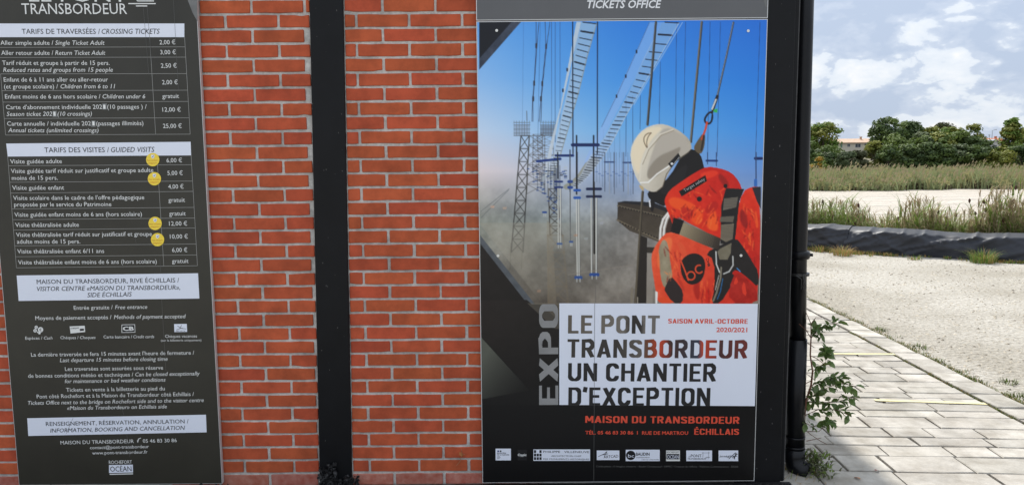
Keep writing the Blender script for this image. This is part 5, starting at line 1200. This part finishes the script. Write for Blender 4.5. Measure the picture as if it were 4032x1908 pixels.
idx = np.arange(nv).reshape(nz_, nx); q = np.stack([idx[:-1, :-1], idx[1:, :-1], idx[1:, 1:], idx[:-1, 1:]], -1).reshape(-1)
nf = len(q)//4; me.loops.add(nf*4); me.loops.foreach_set('vertex_index', q.astype(np.int32)); me.polygons.add(nf); me.polygons.foreach_set('loop_start', np.arange(0, nf*4, 4, dtype=np.int32))
me.update(); me.validate()
ca = me.color_attributes.new('ink', 'FLOAT_COLOR', 'POINT'); ca.data.foreach_set('color', np.concatenate([Cl, np.ones_like(Cl[..., :1])], -1).reshape(-1).astype(np.float32))
pm = bpy.data.materials.new('poster_ink'); pm.use_nodes = True; ns, ls = pm.node_tree.nodes, pm.node_tree.links
at_ = ns.new('ShaderNodeVertexColor'); at_.layer_name = 'ink'; bs = ns['Principled BSDF']; bs.inputs['Roughness'].default_value = .34; bs.inputs['Specular IOR Level'].default_value = .35
PG = ns.new('ShaderNodeVectorMath'); PG.operation = 'SCALE'; PG.inputs['Scale'].default_value = 1.08
ls.new(at_.outputs[0], PG.inputs[0]); ls.new(PG.outputs[0], bs.inputs['Base Color'])
me.materials.append(pm); link('printed_picture', me, PO)
# lettering of the poster
Y1, Y2, Y3 = YP-.0010, YP-.0016, YP-.0022
wb = flat([ZP(573, 690), ZP(1862, 698), ZP(1882, 25), ZP(573, 22)], M['white_print'], PO, Y1, 'white_panel')
# window lettering: the picture shows through, grey brown above, black below
def fade(name, stops, lo, hi):
    m_ = bpy.data.materials.new(name); m_.use_nodes = True; ns, ls = m_.node_tree.nodes, m_.node_tree.links
    t_ = ns.new('ShaderNodeTexCoord'); s_ = ns.new('ShaderNodeSeparateXYZ'); r = ns.new('ShaderNodeValToRGB'); mr_ = ns.new('ShaderNodeMapRange')
    mr_.inputs[1].default_value = lo; mr_.inputs[2].default_value = hi; e = r.color_ramp.elements
    n_ = ns.new('ShaderNodeTexNoise'); n_.inputs['Scale'].default_value = 14; n_.inputs['Detail'].default_value = 3
    a_ = ns.new('ShaderNodeMath'); a_.operation = 'MULTIPLY_ADD'; a_.inputs[1].default_value = .06
    while len(e) < len(stops): e.new(.5)
    for k, (p_, c) in enumerate(stops): e[k].position = p_; e[k].color = lin(c)+(1,)
    ls.new(t_.outputs['Object'], s_.inputs[0]); ls.new(t_.outputs['Object'], n_.inputs[0]); ls.new(n_.outputs[0], a_.inputs[0]); ls.new(s_.outputs[0], a_.inputs[2])
    ls.new(a_.outputs[0], mr_.inputs[0]); ls.new(mr_.outputs[0], r.inputs[0]); ls.new(r.outputs[0], ns['Principled BSDF'].inputs['Base Color']); ns['Principled BSDF'].inputs['Roughness'].default_value = .36
    return m_
f1 = fade('grey_window_ink', [(0, (92, 84, 74)), (.3, (104, 96, 86)), (.62, (118, 112, 104)), (.70, (40, 36, 34)), (.80, (46, 42, 40)), (.84, (116, 110, 104)), (1, (110, 104, 98))], 0.02, .42)
f2 = fade('orange_window_ink', [(0, (58, 54, 50)), (.30, (52, 48, 45)), (.42, (96, 90, 82)), (.47, (110, 60, 36)), (.53, (196, 66, 34)), (.60, (64, 40, 36)), (.68, (58, 50, 58)), (.75, (50, 62, 80)), (.79, (196, 70, 36)), (.84, (160, 50, 34)), (.88, (70, 40, 40)), (1, (110, 44, 40))], 0.02, .78)
f3 = mat('black_window_ink', (0.014, 0.0135, 0.015), .38, var=.15, scale=8)
bt = lambda s_, x0, y0, x1, y1, c, m_, p_: bold_text(s_, ZP(x0, y0), ZP(x1, y1), c/2.6205, m_, p_, Y2)
bt('LE PONT', 630, 220, 1233, 222, 122, f1, wb); bt('TRANSBORDEUR', 626, 378, 1812, 386, 123, f2, wb)
bt('UN CHANTIER', 630, 534, 1606, 538, 122, f3, wb); bt("D'EXCEPTION", 632, 695, 1566, 699, 124, f3, wb)
RI = M['red_ink']
bt('SAISON AVRIL-OCTOBRE', 1290, 154, 1815, 156, 31, RI, wb); tx(ZP, '2020/2021', 1608, 211, 1812, 212, 31, RI, wb, bold=.03, Y=Y2)
bold_text('EXPO', ZP(566, 690), ZP(566, 28), 126/2.6205, mat('silver_ink', (0.30, 0.30, 0.30), .4, col2=(0.21, 0.21, 0.205), scale=9), PO, Y1)
bold_text('MAISON DU TRANSBORDEUR', ZP(744, 808), ZP(1760, 814), 47/2.6205, RI, PO, Y1); bold_text('ÉCHILLAIS', ZP(1462, 886), ZP(1757, 887), 41/2.6205, RI, PO, Y1)
tx(ZP, 'TÉL. 05 46 83 30 86  I', 744, 884, 1090, 885, 24, RI, PO, bold=.03, Y=Y1); tx(ZP, 'RUE DE MARTROU', 1118, 886, 1422, 887, 24, RI, PO, bold=.03, Y=Y1)
WP2 = M['white_print']
def logo(x0, y0, x1, y1, m_=None): return flat([ZP(x0, y1), ZP(x1, y1), ZP(x1, y0), ZP(x0, y0)], m_ or WP2, PO, Y1, 'logo_panel')
l = logo(153, 978, 254, 1055); 
tx(ZP, 'MINISTÈRE', 163, 1011, 222, 1011, 7, D_, l, bold=.03, Y=Y2); tx(ZP, 'DE LA CULTURE', 163, 1022, 243, 1022, 7, D_, l, bold=.03, Y=Y2)
flat([ZP(165, 1000), ZP(176, 1000), ZP(176, 990), ZP(165, 990)], mat('blue_ink', (.02, .04, .2), .5), l, Y2); flat([ZP(181, 1000), ZP(191, 1000), ZP(191, 990), ZP(181, 990)], D_, l, Y2); lines([(ZP(163, 1030), ZP(182, 1030)), (ZP(163, 1036), ZP(186, 1036)), (ZP(163, 1042), ZP(180, 1042))], D_, l, Y2, .0012)
l = logo(298, 985, 359, 1055, mat('black_logo_ink', (.012, .012, .014), .3)); tx(ZP, 'Oppic', 299, 1027, 357, 1027, 17, W_, l, bold=.03, Y=Y2)
l = logo(402, 983, 776, 1058)
for gx_ in range(3):
    for gy_ in range(3):
        if (gx_, gy_) in ((1, 0),): continue
        x, y = 406+gx_*18, 988+gy_*23; flat([ZP(x, y+18), ZP(x+14, y+18), ZP(x+14, y), ZP(x, y)], D_, l, Y2)
tx(ZP, 'PHILIPPE   VILLENEUVE', 467, 1005, 770, 1007, 14, D_, l, bold=.02, Y=Y2); tx(ZP, 'ARCHITECTE EN CHEF', 520, 1031, 717, 1032, 10, D_, l, bold=.02, Y=Y2); tx(ZP, 'DES MONUMENTS HISTORIQUES', 467, 1051, 770, 1053, 10, D_, l, bold=.02, Y=Y2)
l = logo(820, 990, 969, 1053); tx(ZP, 'ARTCAD', 866, 1042, 962, 1036, 19, D_, l, bold=.02, Y=Y2); lines([(ZP(830, 1030), ZP(870, 1012)), (ZP(870, 1012), ZP(888, 996)), (ZP(888, 996), ZP(870, 1030)), (ZP(852, 1020), ZP(895, 1012))], D_, l, Y2, .0022)
l = logo(1011, 985, 1235, 1060); d_ = flat([ZP(*q) for q in disc((1044, 1022), 31)][::-1], D_, l, Y2, 'logo_disc'); tx(ZP, 'bc', 1026, 1036, 1066, 1036, 22, WP2, d_, bold=.0, Y=Y3)
tx(ZP, 'BAUDIN', 1078, 1024, 1168, 1024, 21, D_, l, bold=.03, Y=Y2); tx(ZP, 'CHATEAUNEUF', 1078, 1040, 1168, 1040, 8, D_, l, bold=.02, Y=Y2); tx(ZP, "L'ART DE CONSTRUIRE", 1115, 1054, 1230, 1054, 7, M['grey_print'], l, bold=.0, Y=Y2)
l = logo(1277, 990, 1368, 1060, M['white_ink']); tx(ZP, 'ROCHEFORT', 1281, 1008, 1363, 1008, 13, M['grey_print'], l, bold=.01, Y=Y2); flat([ZP(1280, 1048), ZP(1364, 1048), ZP(1364, 1013), ZP(1280, 1013)], D_, l, Y2); tx(ZP, 'OCEAN', 1284, 1044, 1360, 1044, 25, WP2, l, bold=.02, Y=Y3)
l = logo(1410, 990, 1580, 1060); tx(ZP, 'LE', 1426, 1034, 1438, 1034, 8, D_, l, Y=Y2); tx(ZP, 'PONT', 1440, 1034, 1510, 1034, 19, D_, l, bold=.0, Y=Y2); tx(ZP, 'TRANSBORDEUR', 1418, 1050, 1540, 1050, 11, D_, l, bold=.0, Y=Y2)
lines([(ZP(1520, 1035), ZP(1520, 1002)), (ZP(1558, 1045), ZP(1558, 998)), (ZP(1512, 1006), ZP(1566, 1006)), (ZP(1545, 1045), ZP(1548, 1030)), (ZP(1535, 1035), ZP(1566, 1035))], D_, l, Y2, .0011)
l = logo(1623, 990, 1752, 1060); tx(ZP, 'imagin', 1630, 1036, 1722, 1032, 15, D_, l, True, .01, Y=Y2); lines([(ZP(1690, 1046), ZP(1735, 1004)), (ZP(1735, 1004), ZP(1728, 1048)), (ZP(1712, 1040), ZP(1748, 1014)), (ZP(1716, 1030), ZP(1746, 1028)), (ZP(1722, 1044), ZP(1745, 1006))], D_, l, Y2, .0024)
tx(ZP, 'Crédit photo : © Imagine créations - Baudin Chateauneuf - OPPIC / Création de l’affiche : Xxéssam Communication - BS200'.replace('Xxéssam', 'Xalécom'), 816, 1100, 1752, 1102, 11, M['dim_ink'], PO, bold=.0, Y=Y1)
# print on the worker's clothing
tx(Q4, 'Target safety', 474, 474, 604, 398, 18, mat('grey_badge_ink', (.42, .42, .42), .5), PO, bold=.0, Y=Y1); tx(Q4, 'centurion', 405, 302, 444, 256, 8, M['white_ink'], PO, Y=Y1)
tx(Q4, 'BC', 636, 940, 624, 890, 14, M['dark_ink'], PO, bold=.03, Y=Y1)
flat([Q4(*q) for q in disc((394, 296), 8, 12)][::-1], M['white_ink'], PO, Y1)
# screws
for x, y in ((188, 237), (2136, 240)):
    flat([Q1(*q) for q in disc((x, y), 11, 12)][::-1], M['screw'], PO, YP-.003, 'screw', thick=.002)
for x, y in ((198, 799), (2080, 797)):
    flat([Q2(*q) for q in disc((x, y), 11, 12)][::-1], M['screw'], PO, YP-.003, 'screw', thick=.002)
lines([(ZP(803, 700), ZP(800, 1190)), (ZP(806, 20), ZP(803, 700))], M['dim_ink'], PO, YP-.0026, .0014, 'crease')

# ------------------------------------------------------------------ downpipe
DP = thing('downpipe', 'black cast iron rainwater downpipe at the corner of the building', 'downpipe', (1.335, .12, 0))
rr = random.Random(3); m = MB()
m.tube([(-.030+.0, 0, 2.50), (-.030+.004, 0, 2.0), (-.018, 0, 1.0), (-.008, 0, .62)], .037, 28); m.build('pipe', M['black_pipe'], DP, smooth=True)
def zpx(py): return onY(2030, py, .08).z
m = MB(); zc = zpx(643); m.tube([(-.014, 0, zc-.018), (-.014, 0, zc-.010), (-.014, 0, zc), (-.014, 0, zc+.010), (-.014, 0, zc+.018)], [.042, .046, .047, .046, .040], 28); m.box(.028, .040, -.02, 0, zc-.006, zc+.006); m.build('collar', M['black_pipe'], DP, smooth=True)
m = MB(); m.tube([(-.008, 0, .64), (-.006, 0, .35), (-.003, 0, .10)], [.0415, .0415, .043], 28); m.build('lower_pipe', M['black_pipe'], DP, smooth=True)
m = MB(); zc = zpx(692); m.tube([(-.011, 0, zc-.006), (-.011, 0, zc+.006)], .0435, 24)
m.tube([(-.040, -.040, zc), (-.02, -.052, zc-.015), (-.018, -.046, zc-.06), (-.006, -.05, zc-.03), (-.014, -.05, zc+.005)], .002, 5); m.tube([(-.005, -.044, zc), (.002, -.05, zc-.05), (-.004, -.05, zc-.085), (-.01, -.05, zc-.05)], .0016, 5); m.build('wire_tie', mat('dull_wire', (.05, .05, .05), .4, metal=.5), DP)
m = MB(); m.tube([(-.003, 0, .13), (-.003, 0, .09), (.0, -.01, .055), (.022, -.03, .038), (.045, -.045, .034)], [.046, .046, .046, .045, .047], 24); m.build('shoe', M['black_pipe'], DP, smooth=True)
m = MB(); zc = zpx(1105)
for zz in (zc, zc-.045): m.tube([(-.004, 0, zz-.005), (-.004, 0, zz+.005)], .0445, 24)
m.build('socket_ring', M['black_pipe'], DP, smooth=True)

# ------------------------------------------------------------------ the sapling beside the pipe
lv = mat('sapling_leaf', (0.075, 0.145, 0.035), 0.42, col2=(0.15, 0.20, 0.06), scale=30, trans=0.38, objvar=.25, spec=.5)
PL = thing('young_shrub', 'young leafy shrub growing beside the foot of the downpipe', 'plant', (1.372, .10, .0))
PLo = Vector((1.372, .10, 0)); rr = random.Random(17)
YPL = .10
def VP(x, y, dy=0): return onY(1980.6+x/2.5174, 734.7+y/2.5174, YPL+dy)-PLo      # zoom of the lower right corner
stem = [VP(95, 1050), VP(100, 860), VP(118, 690), VP(150, 590), VP(160, 500, -.02), VP(145, 400), VP(150, 290), VP(150, 200), VP(120, 130)]
m = MB(); m.tube(stem, [.0055, .0052, .005, .0045, .004, .0035, .003, .0022, .0012], 7)
br = [((118, 690), (180, 640), (260, 600), (330, 570), (430, 595)), ((150, 590), (220, 560), (300, 540), (345, 545)), ((118, 690), (200, 700), (320, 690), (430, 660)), ((105, 780), (200, 740), (300, 740), (390, 775)), ((160, 500), (200, 470), (245, 440), (240, 400), (240, 370)),
      ((150, 290), (200, 230), (260, 205), (320, 195)), ((150, 250), (190, 220), (220, 280)), ((105, 820), (160, 850), (250, 810), (320, 850)), ((100, 860), (150, 900), (210, 940), (250, 960)), ((145, 400), (190, 420), (240, 460)), ((150, 560), (110, 580), (90, 600)), ((150, 290), (120, 240), (75, 200)), ((150, 200), (180, 160), (220, 160)), ((120, 940), (170, 930), (215, 920)), ((130, 880), (200, 880), (250, 830))]
spots = []
for bpts in br:
    dy = rr.uniform(-.07, .05); P_ = [VP(*bpts[0])]+[VP(x, y, dy*(i+1)/len(bpts)) for i, (x, y) in enumerate(bpts[1:])]
    m.tube(P_, [.0022]+[.0014]*(len(P_)-1), 5)
    for a, b_ in zip(P_, P_[1:]):
        for t in (.25, .6, .95): spots.append((a.lerp(b_, t), (b_-a).normalized()))
for a, b_ in zip(stem[2:], stem[3:]):
    for t in (.2, .5, .8): spots.append((a.lerp(b_, t), (b_-a).normalized()))
m.build('stem', mat('reddish_stem', (0.13, 0.055, 0.03), .7, var=.2, scale=20), PL)
def leaf_mesh(s):
    w = .56*s; pts = [(0, 0, 0), (.18, .55, .0), (.45, 1, .02), (.75, .7, .0), (1, 0, -.10)]; vs = []; 
    for t, k, z in pts: vs += [(t*s, 0, z*s), (t*s, k*w*.5, z*s+k*.10*s), (t*s, -k*w*.5, z*s+k*.10*s)]
    fs = []
    for i in range(4): b = i*3; fs += [(b, b+3, b+4, b+1), (b+3, b, b+2, b+5)]
    return me_from('leaf', vs, fs, [lv], smooth=True)
lms = [leaf_mesh(s) for s in (.024, .031, .038, .046)]; nl = 0
for p, dvec in spots:
    for k in range(rr.choice([3, 4, 5])):
        if nl >= 295: break
        d = (dvec*.4+Vector((rr.uniform(-.9, 1), rr.uniform(-1, .5), rr.uniform(-1.0, .6)))).normalized()
        o = link('leaf', rr.choice(lms), PL, p+d*.003+Vector((rr.uniform(-.006, .006),)*3)); o.rotation_mode = 'QUATERNION'
        o.rotation_quaternion = d.to_track_quat('X', 'Z') @ Matrix.Rotation(rr.uniform(-.9, .9), 3, 'X').to_quaternion(); nl += 1
# weeds and litter at its foot
mb = MB()
for _ in range(260):
    x = rr.gauss(1.425, .032); y = rr.gauss(.12, .04); blade(mb, (x, y, rr.uniform(.0, .11)), rr.uniform(.015, .035), rr.uniform(.008, .016), rr.uniform(0, 6.3), rr.uniform(.5, 1.6), rr.choice([0, 2, 2]), 2)
for _ in range(150):
    x = rr.uniform(1.23, 1.46); y = rr.uniform(-.03, .16); blade(mb, (x, y, 0), rr.uniform(.02, .075), .004, rr.uniform(0, 6.3), rr.uniform(.4, 1.4), rr.choice([0, 0, 1, 2]))
for _ in range(140):
    x = rr.gauss(1.42, .035); y = rr.uniform(.0, .2); blade(mb, (x, y, rr.uniform(.0, .07)), rr.uniform(.012, .03), .009, rr.uniform(0, 6.3), rr.uniform(.8, 1.6), rr.choice([0, 0, 2]), 2)
tag(mb.build('foot_weeds', [M['grass'], M['dry'], mat('weed_leaf', (0.05, 0.07, 0.025), .8, col2=(0.10, 0.085, 0.04), scale=20)]), 'low weeds and straw round the foot of the downpipe', 'weeds', kind='stuff')
def litter_leaf(x, y, z, s, rot, m_, lab, wall=False):
    me = leaf_mesh(s).copy(); me.materials.clear(); me.materials.append(m_); o = link('fallen_leaf', me, None, (x, y, z), rot); tag(o, lab, 'leaf')
lo = mat('orange_dead_leaf', (0.42, 0.15, 0.04), .7); lr = mat('dark_red_dead_leaf', (0.12, 0.02, 0.015), .6)
q = onY(1162, 1135, -.01); litter_leaf(q.x-.012, q.y, q.z, .028, (math.pi/2, .9, 0), lo, 'orange dead leaf caught at the edge of the brick wall by the poster')
q = onZ(2200, 1185, .03); litter_leaf(q.x, q.y, .035, .03, (0, .2, .5), lr, 'dark red dead leaf lying on the paving beside the weeds')
q = onZ(2165, 1205, .03); litter_leaf(q.x, q.y, .032, .035, (.3, .1, 2.0), lo, 'orange brown dead leaf on the paving at the bottom of the picture')
m = MB(); tw_ = [onY(x, y, -.012) for x, y in ((1148, 1170), (1158, 1158), (1163, 1140), (1160, 1128))]; m.tube(tw_, .0012, 4); m.tube([onY(1163, 1140, -.012), onY(1170, 1142, -.012)], .001, 4)
tag(m.build('dry_twig', mat('twig', (0.34, 0.16, 0.08), .8)), 'thin dry twig stuck to the bricks beside the poster', 'twig')
